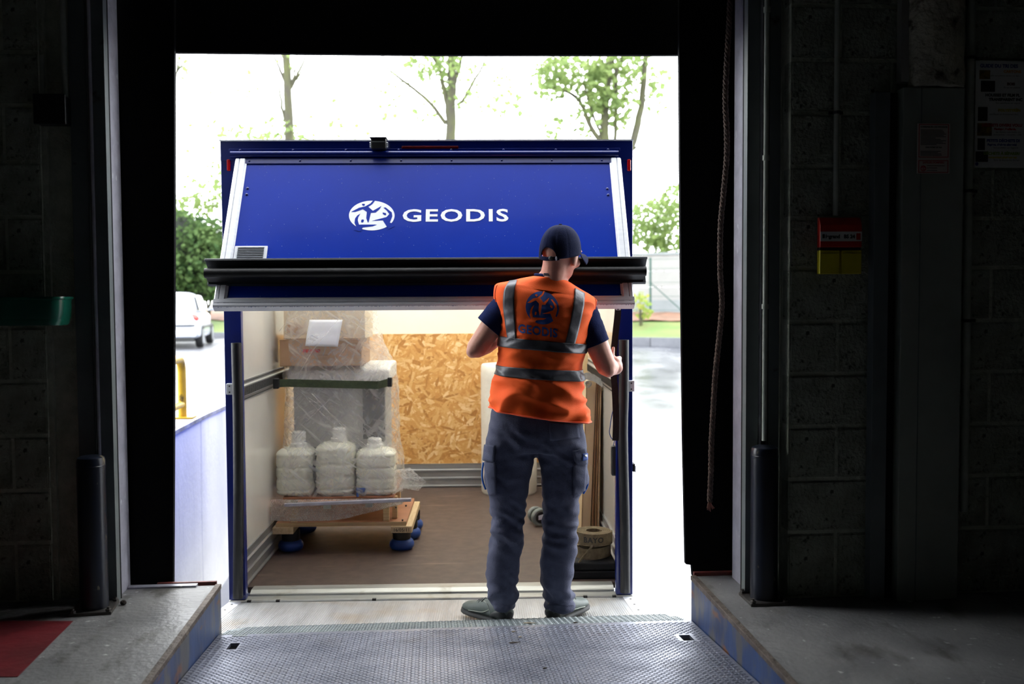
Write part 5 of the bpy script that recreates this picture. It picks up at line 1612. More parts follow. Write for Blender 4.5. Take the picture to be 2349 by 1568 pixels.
loft(gh, 40, .38).build('greenhouse', M_SILVER, car, smooth=50)
# glazing panels, slightly proud of the shell
def quad_panel(name, pts, m, off):
    mb = MB(); o_ = Vector(off)
    mb.hexa([Vector(p) for p in pts], [Vector(p) + o_ for p in pts])
    return mb.build(name, m, car)
quad_panel('rear_window', [(-.56, .155, .96), (.56, .155, .96), (.50, .325, 1.30), (-.50, .325, 1.30)], M_REARGL, (0, -.035, .012))
for s in (-1, 1):
    pts_ = [(s * .752, .50, .97), (s * .760, 1.22, .97), (s * .625, 1.20, 1.355), (s * .625, .72, 1.345)]
    quad_panel('rear_side_window', pts_, M_GLASS, (s * .02, 0, 0))
    pts_ = [(s * .760, 1.28, .97), (s * .745, 2.35, .96), (s * .640, 1.86, 1.33), (s * .625, 1.27, 1.355)]
    quad_panel('front_side_window', pts_, M_GLASS, (s * .02, 0, 0))
    mb = MB(); mb.ball((s * .69, .07, .79), (.12, .05, .085), 16, 10, Matrix.Rotation(s * -.35, 3, 'Z') @ Matrix.Rotation(s * .35, 3, 'Y'))
    mb.build('tail_lamp', M_TAIL, car, smooth=60)
    mb = MB(); mb.ball((s * .93, 2.25, 1.0), (.10, .06, .075), 14, 10); mb.tube([(s * .78, 2.25, .95), (s * .9, 2.25, .97)], .025, 8)
    mb.build('door_mirror', M_SILVER, car, smooth=60)
    MB().box(min(s * .815, s * .842), max(s * .815, s * .842), .75, 2.9, .50, .56).build('side_moulding', M_DARKBOX, car, bevel=.008)
    for yy in (.62, 3.0):
        Mx = Matrix.Translation((s * .745, yy, .29)) @ Matrix.Rotation(math.pi / 2, 4, 'Y')
        w_ = MB().lathe([(.17, -.085), (.25, -.095), (.285, -.07), (.29, 0), (.285, .07), (.25, .095), (.17, .085)], 30, Mx).build('wheel', M_TYRE, car, smooth=40)
        MB().lathe([(.195, -.09), (.195, .09), (.12, .10), (.03, .10)], 24, Mx).build('wheel_cover', M_RIM, w_, smooth=40)
MB().box(-.70, .70, -.015, .04, .56, .61).build('bumper_strip', M_DARKBOX, car, bevel=.01)
MB().box(-.72, .72, -.03, .10, .28, .50).build('rear_bumper', M_SILVER, car, bevel=.05, seg=4)
MB().box(-.66, .66, .02, .3, .18, .28).build('under_bumper', M_DARKBOX, car)
MB().box(-.26, .26, -.035, -.028, .36, .46).build('number_plate_blank', M_WHITEPLAST, car)

# ------------------------------------------------------------------ trees, hedge and shrubs
rg = random.Random(21)
def leaf_shape(mb, c, size, rg):
    a, b, g = rg.uniform(0, 6.28), rg.uniform(-1.2, 1.2), rg.uniform(-1.2, 1.2)
    R = Matrix.Rotation(a, 3, 'Z') @ Matrix.Rotation(b, 3, 'X') @ Matrix.Rotation(g, 3, 'Y')
    pts_ = [(0, -.5, 0), (.42, -.2, .08), (.34, .22, .06), (0, .55, 0), (-.34, .22, .06), (-.42, -.2, .08)]
    mb.add([c + R @ (Vector(p) * size) for p in pts_], [(0, 1, 2, 3), (0, 3, 4, 5)])
def cluster(mb, px, py, D, rx, ry, n, size, depth=1.0):
    """leaves through a real ellipsoid around the branch end; radii in photo pixels at distance D"""
    c = at(px, py, D); k = D / FPX
    for _ in range(n):
        while True:
            q = Vector((rg.uniform(-1, 1), rg.uniform(-1, 1), rg.uniform(-1, 1)))
            if q.length < 1: break
        leaf_shape(mb, c + Vector((q.x * rx * k, q.y * depth, q.z * ry * k)), size * rg.uniform(.7, 1.3), rg)
def tree(D, base_px, branches, clusters, label, mat=None, name='tree', lsize=.17, ground=None):
    b = at(base_px, 700, D)
    gz = -.02 + .10 * min(max(s_of(b.x, D), 0), 6.2) - .1
    root = empty(name, (b.x, D, gz)); tag(root, label, 'tree', 'trees behind the truck')
    o = Vector(root.location)
    for i, (pts_, r0, r1) in enumerate(branches):
        v_ = [at(x, y, D + (0 if i == 0 else rg.uniform(-.4, .4) * (j / max(len(pts_) - 1, 1)))) - o for j, (x, y) in enumerate(pts_)]
        if i == 0: v_ = [Vector((v_[0].x, 0, 0))] + v_
        n = 18
        cl = [Vector(catmull([tuple(p) for p in v_], t / n)) + Vector((noise.noise((t * .5, i, D)), noise.noise((t * .5, i + 9, D)), 0)) * .04 for t in range(n + 1)]
        k = D / FPX
        rs = [max(r0 + (r1 - r0) * t / n, 2.2) * k * (1 + .12 * noise.noise((t * .9, i, 4))) for t in range(n + 1)]
        MB().tube(cl, rs, 10).build('trunk' if i == 0 else 'branch', M_BARK, root, smooth=70)
    mb = MB()
    for c in clusters: cluster(mb, c[0], c[1], D, c[2], c[3], int(c[4] * 1.6), lsize)
    if mb.v:
        me = mb.mesh('foliage'); me.transform(Matrix.Translation(-o))
        f = link('foliage', me, mat or M_LEAF, root); f['kind'] = 'stuff'
    return root
tree(34, 665, [([(665, 480), (664, 320), (661, 230), (656, 120), (655, 30)], 12, 8), ([(655, 280), (646, 240), (638, 190), (625, 165)], 4, 1.5), ([(669, 200), (682, 172), (697, 140), (703, 110)], 4, 2), ([(680, 182), (705, 150), (745, 120)], 2.5, 1.2), ([(655, 190), (640, 155), (624, 115)], 4, 2), ([(666, 205), (676, 165), (682, 120)], 3, 2)],
     [(545, 210, 60, 60, 14), (470, 240, 55, 70, 10), (745, 240, 60, 70, 10), (655, 150, 40, 40, 10), (640, 300, 45, 26, 30)], 'slim mossy tree trunk with few leaves left of the truck camera')
tree(32, 1034, [([(1036, 420), (1034, 325), (1035, 240), (1037, 180), (1036, 60)], 14, 9), ([(1023, 284), (990, 240), (960, 212), (915, 178), (885, 150), (876, 120)], 5, 1.8), ([(1029, 275), (1018, 200), (1005, 150), (983, 120)], 6, 3.5), ([(1048, 242), (1066, 224), (1090, 180), (1106, 155), (1116, 120)], 4.5, 2), ([(1043, 190), (1055, 150), (1062, 110)], 5, 3), ([(1010, 330), (1000, 300), (996, 280)], 2, 1)],
     [(975, 150, 50, 35, 70), (1020, 150, 40, 40, 60), (1050, 190, 40, 60, 50), (900, 220, 50, 60, 22), (1120, 160, 60, 50, 20), (1130, 220, 50, 40, 14), (975, 260, 40, 40, 14)], 'mossy forked tree in the middle behind the truck roof')
tree(29, 1400, [([(1405, 430), (1388, 325), (1388, 250), (1395, 180), (1402, 60)], 13, 7), ([(1385, 335), (1352, 285), (1335, 240), (1310, 215), (1270, 200)], 6.5, 3), ([(1386, 330), (1360, 262), (1345, 215), (1338, 185)], 4, 2), ([(1408, 380), (1412, 300), (1414, 170), (1424, 145), (1434, 110)], 5, 3.5), ([(1412, 430), (1450, 330), (1466, 270), (1476, 200), (1486, 60)], 10, 6), ([(1450, 345), (1475, 328), (1496, 316), (1500, 300)], 2.5, 1.2), ([(1285, 190), (1275, 150), (1268, 110)], 2.5, 1.5), ([(1414, 175), (1407, 140), (1400, 110)], 3.5, 2.5)],
     [(1310, 165, 90, 45, 260), (1400, 190, 60, 70, 230), (1360, 220, 40, 50, 120), (1260, 200, 50, 30, 70), (1420, 260, 26, 40, 60), (1345, 285, 50, 30, 30), (1475, 180, 40, 70, 50), (1510, 210, 30, 60, 26), (1180, 240, 60, 40, 22), (1270, 300, 30, 26, 24), (1440, 140, 50, 30, 60)], 'leafy many stemmed tree behind the right end of the truck roof')
tree(33, 366, [([(366, 500), (368, 300), (362, 60)], 12, 8), ([(370, 260), (392, 210), (405, 165), (412, 120)], 4, 2.2), ([(402, 172), (410, 160), (418, 150)], 2.5, 1.2)], [(420, 140, 26, 24, 10), (430, 190, 40, 40, 6)], 'tree whose branch tip shows in the upper left corner of the doorway')
def bush(px, D, clusters, label, m, size, name='shrub', core=None, cat='shrub', gz=None):
    b = at(px, 700, D)
    gz = (-.02 + .10 * min(max(s_of(b.x, D), 0), 6.2)) if gz is None else gz
    root = empty(name, (b.x, D, gz)); tag(root, label, cat)
    mb = MB()
    for c in clusters: cluster(mb, c[0], c[1], D, c[2], c[3], c[4], size, c[5] if len(c) > 5 else 1.2)
    me = mb.mesh('foliage'); me.transform(Matrix.Translation(-Vector(root.location)))
    f = link('foliage', me, m, root); f['kind'] = 'stuff'
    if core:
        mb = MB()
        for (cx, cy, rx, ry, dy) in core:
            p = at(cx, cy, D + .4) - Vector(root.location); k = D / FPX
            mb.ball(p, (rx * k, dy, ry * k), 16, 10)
        mb.build('shade_core', M_HEDGECORE, root, smooth=170)  # solid dark core gives the hedge its inner shade
    else:
        mb = MB()
        for c in clusters[:3]:
            p = at(c[0], c[1], D) - Vector(root.location)
            mb.tube([(0, 0, 0), (p.x * .5, p.y, p.z * .5), p], [.05, .04, .015], 6)
        mb.build('stems', M_BARK, root, smooth=70)
    return root
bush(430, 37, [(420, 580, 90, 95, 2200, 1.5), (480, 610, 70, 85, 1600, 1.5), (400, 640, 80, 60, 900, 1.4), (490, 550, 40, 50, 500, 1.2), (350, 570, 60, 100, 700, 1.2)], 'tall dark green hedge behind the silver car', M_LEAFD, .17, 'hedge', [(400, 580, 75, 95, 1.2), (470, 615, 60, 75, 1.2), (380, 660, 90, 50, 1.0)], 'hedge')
bush(480, 39.5, [(430, 475, 60, 30, 200), (490, 455, 50, 40, 110), (500, 400, 30, 40, 40), (450, 425, 50, 30, 26), (560, 420, 60, 60, 120), (460, 380, 60, 50, 16)], 'pale green shrub tips rising above the dark hedge', M_LEAF, .19)
bush(1510, 35.5, [(1500, 495, 60, 40, 420), (1545, 475, 40, 55, 300), (1480, 540, 50, 36, 380), (1540, 545, 50, 36, 380), (1505, 570, 30, 26, 120), (1440, 500, 40, 50, 160), (1530, 440, 50, 40, 60)], 'bright bushy foliage hanging over the white boundary wall', M_LEAF, .15)
bush(590, 40, [(560, 310, 60, 24, 90), (640, 318, 60, 18, 90), (700, 320, 50, 14, 40), (800, 300, 60, 26, 30)], 'pale leaf tips just above the left end of the truck roof', M_LEAF, .2)
bush(1470, 29.5, [(1468, 690, 14, 22, 60), (1475, 715, 16, 16, 50)], 'small yellow green plant at the foot of the boundary wall', M_LEAFY, .13)
# ------------------------------------------------------------------ the man
M_SKIN = pm('skin', (214, 160, 140), (198, 140, 122), 14, .5, bump=.05, bscale=120)
M_VEST = pm('orange_safety_vest', (255, 98, 0), (252, 88, 0), 5, .8, bump=.12, bscale=300)
M_VESTTRIM = pm('orange_vest_binding', (255, 104, 60), (250, 92, 46), 8, .7)
M_REFL = pm('grey_reflective_band', (92, 92, 97), (78, 78, 83), 12, .4, .2, bump=.08, bscale=80)
M_VLOGO = pm('blue_vest_print', (36, 74, 150), (30, 64, 134), 12, .7)
M_TSHIRT = pm('navy_tshirt', (20, 32, 76), (15, 25, 62), 10, .95, bump=.2, bscale=200, spec=.15)
M_TROUS = pm('slate_grey_trousers', (76, 80, 103), (63, 66, 88), 5, .85, bump=.25, bscale=220)
M_TPOCK = pm('slate_pocket_cloth', (74, 78, 101), (62, 66, 88), 8, .85, bump=.2, bscale=220)
M_PIPING = pm('bright_blue_piping', (20, 100, 190), (16, 86, 170), 8, .7)
M_CAP = pm('navy_cap_cloth', (22, 29, 60), (16, 22, 48), 12, .95, bump=.2, bscale=240, spec=.12)
M_SHOE = pm('grey_green_shoe_leather', (92, 102, 98), (76, 86, 82), 10, .55, bump=.1)
M_SHOEDK = pm('dark_shoe_leather', (42, 46, 48), (32, 36, 38), 10, .5)
M_SOLE = pm('dark_rubber_sole', (46, 48, 48), (36, 38, 38), 12, .7)
M_PIPEL = pm('pale_shoe_piping', (170, 176, 164), (150, 156, 146), 12, .6)
M_YLOOP = pm('yellow_pull_loop', (200, 170, 30), (50, 46, 30), 60, .7)

man_base = Vector((at(1222, 1400, 4.46).x, 4.46, -.283))
man = empty('person', man_base)
tag(man, 'person from behind in orange vest, navy cap and grey trousers, gripping the strap', 'person')
def pman(mb, name, m, parent=None, **kw):
    me = mb.mesh(name) if isinstance(mb, MB) else mb
    me.transform(Matrix.Translation(-man_base))
    return link(name, me, m, parent or man, **kw)
def capsule(mb, p0, p1, r0, r1, n=14):
    p0, p1 = Vector(p0), Vector(p1)
    mb.ball(p0, r0, n, 10); mb.ball(p1, r1, n, 10)
    if (p1 - p0).length > 1e-4: mb.tube([p0, p1], [r0, r1], n)
def chain(mb, pts, rs):
    for i in range(len(pts) - 1): capsule(mb, pts[i], pts[i + 1], rs[i], rs[i + 1])

# head frame
HC = at(1287, 580, 4.37)
HR = Matrix.Rotation(math.radians(-40), 3, 'Z') @ Matrix.Rotation(math.radians(-4), 3, 'X') @ Matrix.Rotation(math.radians(10), 3, 'Y')
def hl(x, y, z): return HC + HR @ Vector((x, y, z))
sk = MB()
def hball(c, r): sk.ball(hl(*c), r, 20, 14, HR)
hball((0, -.008, .022), (.077, .099, .092))
hball((0, .012, -.025), (.069, .080, .075))
hball((0, .030, -.072), (.050, .058, .052))
hball((0, .062, -.098), (.026, .026, .022))
capsule(sk, hl(0, .092, .005), hl(0, .106, -.030), .010, .014)
for s in (-1, 1):
    hball((s * .079, -.004, -.016), (.010, .020, .033))
    hball((s * .074, .004, -.030), (.010, .012, .016))
    capsule(sk, hl(s * .045, .078, .022), hl(s * .012, .092, .022), .012, .012)
    hball((s * .042, .066, -.032), (.022, .022, .022))
capsule(sk, hl(-.018, .088, -.062), hl(.018, .088, -.062), .008, .008)
NB = at(1266, 650, 4.40)
capsule(sk, hl(0, -.028, -.045), NB, .056, .062)
capsule(sk, hl(0, -.045, -.02), NB + Vector((0, -.012, -.02)), .05, .056)
# torso core, hidden by clothing
HIP = at(1230, 985, 4.43); CH = at(1252, 760, 4.41)
capsule(sk, NB, CH, .075, .10); capsule(sk, CH, HIP, .10, .11)
SL, SR = at(1166, 694, 4.41), at(1340, 722, 4.41)
capsule(sk, CH + Vector((0, 0, .08)), SL, .08, .055); capsule(sk, CH + Vector((0, 0, .07)), SR, .08, .055)
EL, WL_ = at(1094, 797, 4.42), at(1150, 772, 4.60)
chain(sk, [SL, (SL + EL) / 2, EL], [.055, .052, .046])
chain(sk, [EL, EL.lerp(WL_, .35), WL_], [.046, .047, .030])
sk.ball(at(1084, 806, 4.41), .030, 12, 8)
ER, WR_ = at(1390, 838, 4.40), at(1404, 846, 4.565)
chain(sk, [SR, (SR + ER) / 2, ER], [.055, .054, .047])
chain(sk, [ER, ER.lerp(WR_, .4), WR_], [.047, .045, .031])
sk.ball(at(1396, 850, 4.385), .031, 12, 8)
# right hand closed on the strap
GP = spw[4]; G = TM @ GP                       # the strap where it is held (world)
def gp(dx, dy, dz): return G + Vector((dx, dy, dz))
chain(sk, [WR_, gp(.006, -.062, -.012)], [.031, .030])
chain(sk, [gp(.004, -.050, .012), gp(.012, -.040, -.002), gp(.010, -.042, -.022)], [.026, .027, .024])
capsule(sk, gp(.016, -.036, .024), gp(.014, -.036, -.030), .016, .014)
for k, (dz, ln, rr) in enumerate(((.028, 1.0, .0098), (.009, 1.08, .0102), (-.010, 1.0, .0096), (-.028, .85, .0085))):
    mcp = gp(.024, -.036 + .004 * abs(k - 1), dz + .003)
    pip = gp(.034 - .002 * k, -.002 + .006 * ln, dz)
    dip = gp(.018, .020 * ln, dz - .002)
    tip = gp(-.004, .017, dz - .003)
    chain(sk, [gp(.004, -.050, dz * .7), mcp, pip, dip, tip], [.013, rr * 1.12, rr, rr * .92, rr * .8])
chain(sk, [gp(-.012, -.050, .0), gp(-.012, -.036, .030), gp(-.006, -.024, .056), gp(.000, -.016, .078)], [.018, .0135, .011, .0088])
# left hand, reaching forward
HL0 = WL_
pd = (at(1190, 752, 4.70) - WL_).normalized()
side = pd.cross(Vector((0, 0, 1))).normalized(); upv = side.cross(pd)
palm = WL_ + pd * .055
chain(sk, [WL_, palm], [.030, .028])
capsule(sk, palm + upv * .022, palm - upv * .024, .022, .020)
for k in range(4):
    o_ = upv * (.030 - .0195 * k); ln = (1.0, 1.1, 1.03, .82)[k]
    p0 = palm + pd * .022 + o_
    p1 = p0 + pd * .036 * ln + side * .004; p2 = p1 + pd * .018 * ln + side * .018; p3 = p2 + side * .018 - pd * .004
    chain(sk, [palm + o_ * .8, p0, p1, p2, p3], [.014, .0102, .0095, .0088, .0078])
chain(sk, [palm - pd * .02 + upv * .02, palm + upv * .048 + pd * .012, palm + upv * .056 + pd * .042 + side * .012], [.016, .0125, .0095])
# legs inside the trousers
for s, hx, kx, ax in ((-1, 1172, 1166, 1156), (1, 1285, 1283, 1283)):
    hp, kn, an = at(hx, 1010, 4.43), at(kx, 1190, 4.45), at(ax, 1390, 4.455)
    chain(sk, [hp, kn, kn.lerp(an, .3), an], [.085, .052, .050, .036])
    capsule(sk, an, an + Vector((s * .05, .10, -.04)), .036, .03)
body_me = remesh(sk, .0055, 8, .5, 'body')
body = pman(body_me, 'body', M_SKIN, smooth=170)
for s in (-1, 1):
    e = MB(); e.ball(hl(s * .030, .083, .004), .0115, 12, 8)
    pman(e, 'eye', M_WHITEPLAST, body, smooth=170)

# --- trousers
def ring_shell(mb, rings, n=40, e=.8, steps=None):
    """rings: (Lx, Ly, Rx, Ry, half depth, Y) in photo pixels at depth Y, closed at both ends"""
    keys = []
    for (lx, ly, rx, ry, hd, Y) in rings:
        a, b = at(lx, ly, Y), at(rx, ry, Y)
        keys.append((a.x, a.z, b.x, b.z, hd, Y))
    m = steps or len(keys) * 6
    vs = []
    for i in range(m + 1):
        ax, az, bx, bz, hd, Y = catmull(keys, i / m)
        for j in range(n):
            t = 2 * math.pi * j / n
            c, s = math.cos(t), math.sin(t)
            u = math.copysign(abs(c) ** e, c); v = math.copysign(abs(s) ** e, s)
            vs.append(((ax + bx) / 2 + (bx - ax) / 2 * u, Y + hd * v, (az + bz) / 2 + (bz - az) / 2 * u))
    fs = [(i * n + j, i * n + (j + 1) % n, (i + 1) * n + (j + 1) % n, (i + 1) * n + j) for i in range(m) for j in range(n)]
    fs += [tuple(range(n))[::-1], tuple(range(m * n, (m + 1) * n))]
    mb.add(vs, fs)
tb = MB()
ring_shell(tb, [(1134, 905, 1332, 925, .110, 4.42), (1127, 945, 1337, 968, .118, 4.42), (1121, 975, 1339, 992, .126, 4.425), (1116, 1005, 1341, 1018, .126, 4.43), (1118, 1030, 1339, 1038, .112, 4.43)])
ring_shell(tb, [(1117, 1000, 1236, 1004, .112, 4.43), (1114, 1030, 1230, 1032, .106, 4.435), (1112, 1060, 1223, 1062, .098, 4.44), (1110, 1095, 1214, 1098, .092, 4.44), (1120, 1135, 1208, 1140, .086, 4.445), (1125, 1180, 1204, 1182, .080, 4.45), (1124, 1225, 1198, 1228, .080, 4.455), (1119, 1270, 1194, 1272, .080, 4.46), (1116, 1310, 1190, 1312, .078, 4.46), (1117, 1345, 1187, 1345, .076, 4.462), (1123, 1375, 1182, 1376, .070, 4.465), (1127, 1394, 1177, 1396, .066, 4.468)])
ring_shell(tb, [(1222, 1004, 1341, 1012, .112, 4.43), (1229, 1032, 1342, 1038, .106, 4.435), (1236, 1062, 1345, 1066, .098, 4.44), (1241, 1098, 1349, 1100, .092, 4.44), (1243, 1140, 1331, 1140, .086, 4.445), (1246, 1180, 1325, 1182, .080, 4.45), (1248, 1225, 1323, 1226, .080, 4.455), (1241, 1270, 1322, 1270, .080, 4.46), (1239, 1300, 1317, 1302, .078, 4.46), (1243, 1340, 1314, 1340, .076, 4.462), (1249, 1370, 1321, 1370, .070, 4.465), (1254, 1394, 1316, 1396, .066, 4.468)])
trm = remesh(tb, .0065, 7, .5, 'trousers')
zk_, zank, zcr = at(1200, 1190, 4.45).z, at(1200, 1385, 4.46).z, at(1230, 1030, 4.43).z
def fold(v):
    return 1 - abs(v) * 2
NRM = [v.normal.copy() for v in trm.vertices]
for v, nv_ in zip(trm.vertices, NRM):
    p = v.co.copy()
    amp = .005 + .015 * math.exp(-((p.z - zk_ + .02) / .09) ** 2) + .017 * math.exp(-((p.z - zank) / .10) ** 2) + .006 * math.exp(-((p.z - zcr) / .07) ** 2)
    w = noise.noise((p.x * 7, p.y * 7, p.z * 5)) * .35
    f = noise.noise((p.x * 8 + w, p.y * 8, p.z * 26 + w * 6 + p.x * 14)) + .5 * noise.noise((p.x * 20, p.y * 20, p.z * 34))
    g = noise.noise((p.x * 16, p.y * 10, p.z * 5 + 7)) * .006
    v.co = p + nv_ * (f * amp + g)
trm.update()
TB = BVHTree.FromPolygons([v.co.copy() for v in trm.vertices], [tuple(p.vertices) for p in trm.polygons])
trous = pman(trm, 'trousers', M_TROUS, smooth=170)

def cast(bvh, x, y, Y, off):
    d = ray(x, y)
    loc, nrm, _, _ = bvh.ray_cast(CAM_O, d.normalized())
    if loc is None or abs(loc.y - Y) > .3:
        loc, nrm, _, _ = bvh.find_nearest(at(x, y, Y))
    if nrm.y > .3: nrm = -nrm
    return loc + nrm * off
def patch(bvh, quad, nu, nv, Y, off, name, m, parent, solid=.0025):
    """cloth patch lying on a garment; corners given as seen, points on the real surface"""
    mb = MB()
    def fn(u, v):
        x = (quad[0][0] * (1 - u) + quad[1][0] * u) * (1 - v) + (quad[3][0] * (1 - u) + quad[2][0] * u) * v
        y = (quad[0][1] * (1 - u) + quad[1][1] * u) * (1 - v) + (quad[3][1] * (1 - u) + quad[2][1] * u) * v
        return tuple(cast(bvh, x, y, Y, off))
    mb.grid(fn, nu, nv)
    return pman(mb, name, m, parent, smooth=170, solid=solid)
patch(TB, [(1114, 1060), (1137, 1060), (1139, 1132), (1124, 1134)], 8, 16, 4.40, .006, 'cargo_pocket', M_TPOCK, trous, .006)
patch(TB, [(1117, 1019), (1138, 1022), (1135, 1058), (1113, 1055)], 8, 10, 4.40, .012, 'pocket_flap', M_TPOCK, trous, .004)
patch(TB, [(1316, 1062), (1343, 1062), (1340, 1122), (1313, 1140)], 8, 16, 4.40, .006, 'cargo_pocket', M_TPOCK, trous, .006)
patch(TB, [(1311, 1030), (1340, 1028), (1342, 1062), (1319, 1064)], 8, 10, 4.40, .012, 'pocket_flap', M_TPOCK, trous, .004)
pa_ = patch(TB, [(1331, 1037), (1341, 1037), (1341, 1054), (1331, 1054)], 6, 6, 4.40, .0165, 'woven_patch', M_VLOGO, trous, .001)
patch(TB, [(1334, 1040), (1339, 1040), (1339, 1048), (1334, 1048)], 4, 4, 4.40, .0185, 'woven_patch_mark', M_WHITEPLAST, trous, .0008)
patch(TB, [(1258, 965), (1326, 975), (1330, 1004), (1262, 1010)], 12, 10, 4.36, .003, 'back_pocket', M_TPOCK, trous, .002)
for pts_ in ([(1231, 945), (1230, 985), (1229, 1020)], [(1135, 1020), (1138, 1070), (1140, 1135)], [(1313, 1060), (1311, 1100), (1312, 1135)]):
    q = [cast(TB, x, y, 4.36, .0015) for x, y in [tuple(catmull(pts_, i / 14)) for i in range(15)]]
    pman(MB().tube(q, .0012, 5), 'seam', M_TPOCK, trous, smooth=170)
for pts_ in ([(1109, 1060), (1106, 1085), (1108, 1105), (1114, 1122)], [(1343, 1070), (1349, 1095), (1347, 1115), (1338, 1132)]):
    q = [at(x, y, 4.44) for x, y in [tuple(catmull(pts_, i / 14)) for i in range(15)]]
    pman(MB().tube(q, .0042, 8), 'blue_piping', M_PIPING, trous, smooth=170)
for (lx, ly, rx, ry) in ((1128, 1385, 1178, 1389), (1255, 1388, 1316, 1388)):
    q = [cast(TB, lx + (rx - lx) * i / 16, ly + (ry - ly) * i / 16, 4.41, .001) for i in range(17)]
    pman(MB().tube(q, .0012, 5), 'hem_stitch', M_TPOCK, trous, smooth=170)

# --- t-shirt
ts = MB()
capsule(ts, NB + Vector((0, .0, -.01)), CH, .070, .098)
def sleeve(pts, rs):
    for i in range(len(pts) - 1): capsule(ts, pts[i], pts[i + 1], rs[i], rs[i + 1], 18)
sl_h, sr_h = at(1116, 757, 4.415), at(1368, 797, 4.41)
# open-ended flared sleeves
def sleeve_tube(S, Hm, r0, r1, name):
    ax = (Hm - S)
    n = 26; m = 30
    t = ax.normalized(); u = t.cross(Vector((0, 1, 0))).normalized(); w = u.cross(t)
    def fn(a, v):
        p = S.lerp(Hm, v * 1.02 - .12 + .0)
        r = r0 + (r1 - r0) * v
        an = a * 2 * math.pi
        q = p + (u * math.cos(an) + w * math.sin(an) * .95) * (r * (1 + .05 * noise.noise((math.cos(an) * 2, math.sin(an) * 2, v * 3 + S.x * 7)) + .03 * noise.noise((math.cos(an) * 5, math.sin(an) * 5, v * 9))))
        return tuple(q)
    mb = MB(); mb.grid(fn, m, n, wrap=True)
    return mb
upper = remesh(ts, .008, 6)
tsh = pman(upper, 'tshirt', M_TSHIRT, smooth=170)
pman(sleeve_tube(SL + Vector((.012, 0, .004)), sl_h, .070, .064, 's'), 'sleeve', M_TSHIRT, tsh, smooth=170, solid=.003)
pman(sleeve_tube(SR + Vector((-.006, 0, .004)), sr_h, .070, .066, 's'), 'sleeve', M_TSHIRT, tsh, smooth=170, solid=.003)
# collar ring and white neck label
cr_ = [at(x, y, 4.395 + .0 * i) for i, (x, y) in enumerate(((1229, 634), (1250, 628), (1275, 630), (1293, 640)))]
col_path = []
cc = at(1262, 637, 4.405)
for i in range(28):
    a = 2 * math.pi * i / 28
    col_path.append(cc + Vector((.066 * math.cos(a), .070 * math.sin(a), -.010 * math.cos(a) + .004 - .012 * max(0, math.sin(a)))))
pman(MB().tube(col_path, .0075, 8, closed=True), 'collar', M_TSHIRT, tsh, smooth=170)
lq = [at(1247, 626, 4.318), at(1268, 627, 4.318), at(1268, 633, 4.318), at(1247, 632, 4.318)]
pman(MB().hexa(lq, [p + Vector((0, .002, 0)) for p in lq]), 'neck_label', M_WHITEPLAST, tsh)

# --- safety vest
VK = []
for (lx, ly, rx, ry, hd, Y) in [(1128, 936, 1339, 966, .150, 4.415), (1131, 905, 1341, 925, .146, 4.412), (1136, 860, 1337, 874, .138, 4.41), (1142, 830, 1333, 841, .134, 4.41), (1147, 795, 1338, 811, .134, 4.41), (1147, 760, 1346, 779, .138, 4.41),
                                (1141, 725, 1354, 748, .142, 4.41), (1135, 690, 1362, 716, .140, 4.41), (1133, 664, 1366, 695, .128, 4.41), (1139, 651, 1362, 684, .112, 4.41), (1163, 645, 1338, 667, .098, 4.408), (1194, 638, 1314, 652, .088, 4.405), (1222, 633, 1295, 641, .080, 4.402)]:
    a, b = at(lx, ly, Y), at(rx, ry, Y)
    VK.append((a.x, a.z, b.x, b.z, hd, Y))
def vest_pt(u, v, off=0.0):
    ax, az, bx, bz, hd, Y = catmull(VK, v)
    t = 2 * math.pi * u
    c, s = math.cos(t), math.sin(t)
    e = .78
    uu = math.copysign(abs(c) ** e, c); vv = math.copysign(abs(s) ** (.95 if s < 0 else .9), s)
    x = (ax + bx) / 2 + (bx - ax) / 2 * uu; z = (az + bz) / 2 + (bz - az) / 2 * uu
    y = Y + hd * vv
    nrm = Vector((c * hd, s * (bx - ax) / 2, 0)).normalized()
    low = max(0, 1 - v * 4.2)
    midw = math.exp(-((v - .33) / .12) ** 2)
    w1 = noise.noise((x * 5, y * 5, z * 6)) * .5
    f = noise.noise((x * 7 + z * 9 + w1, y * 8, z * 16 + w1 * 2))
    f = (1 - 2 * abs(f)) * .5
    g = noise.noise((x * 9 - z * 6, y * 7, z * 4 + 3))
    h = noise.noise((x * 18, y * 18, z * 26))
    d = f * (.008 + .034 * low + .014 * midw) + g * (.009 + .010 * low) + h * .002
    # shoulder-blade hollow along the spine
    spine = (bx + ax) / 2
    if s < 0: d -= .012 * math.exp(-((x - spine) / .035) ** 2) * (1 if v < .75 else 0.3)
    d *= 1 if v < .8 else max(.2, 1 - (v - .8) * 4)
    return Vector((x, y, z)) + nrm * (d + off)
NVU, NVV = 170, 150
vm = MB(); vm.grid(lambda u, v: tuple(vest_pt(u, v)), NVU, NVV, wrap=True)
VB = BVHTree.FromPolygons([Vector(p) for p in vm.v], vm.f)
vest = pman(vm, 'safety_vest', M_VEST, smooth=170)
def vband(va, vb, name):
    mb = MB(); mb.grid(lambda u, v: tuple(vest_pt(u, va + (vb - va) * v, .0032)), NVU, 10, wrap=True)
    return pman(mb, name, M_REFL, vest, smooth=170, solid=.0012)
def v_at(py_left):
    best = min(range(1001), key=lambda i: abs(catmull(VK, i / 1000)[1] - at(1145, py_left, 4.41).z) if i < 760 else 9)
    return best / 1000
vband(v_at(858), v_at(836), 'reflective_band')
vband(v_at(793), v_at(770), 'reflective_band')
hem_q = [tuple(vest_pt(i / 120, .004, .002)) for i in range(120)]
pman(MB().tube(hem_q, .0035, 6, closed=True), 'hem_binding', M_VESTTRIM, vest, smooth=170)
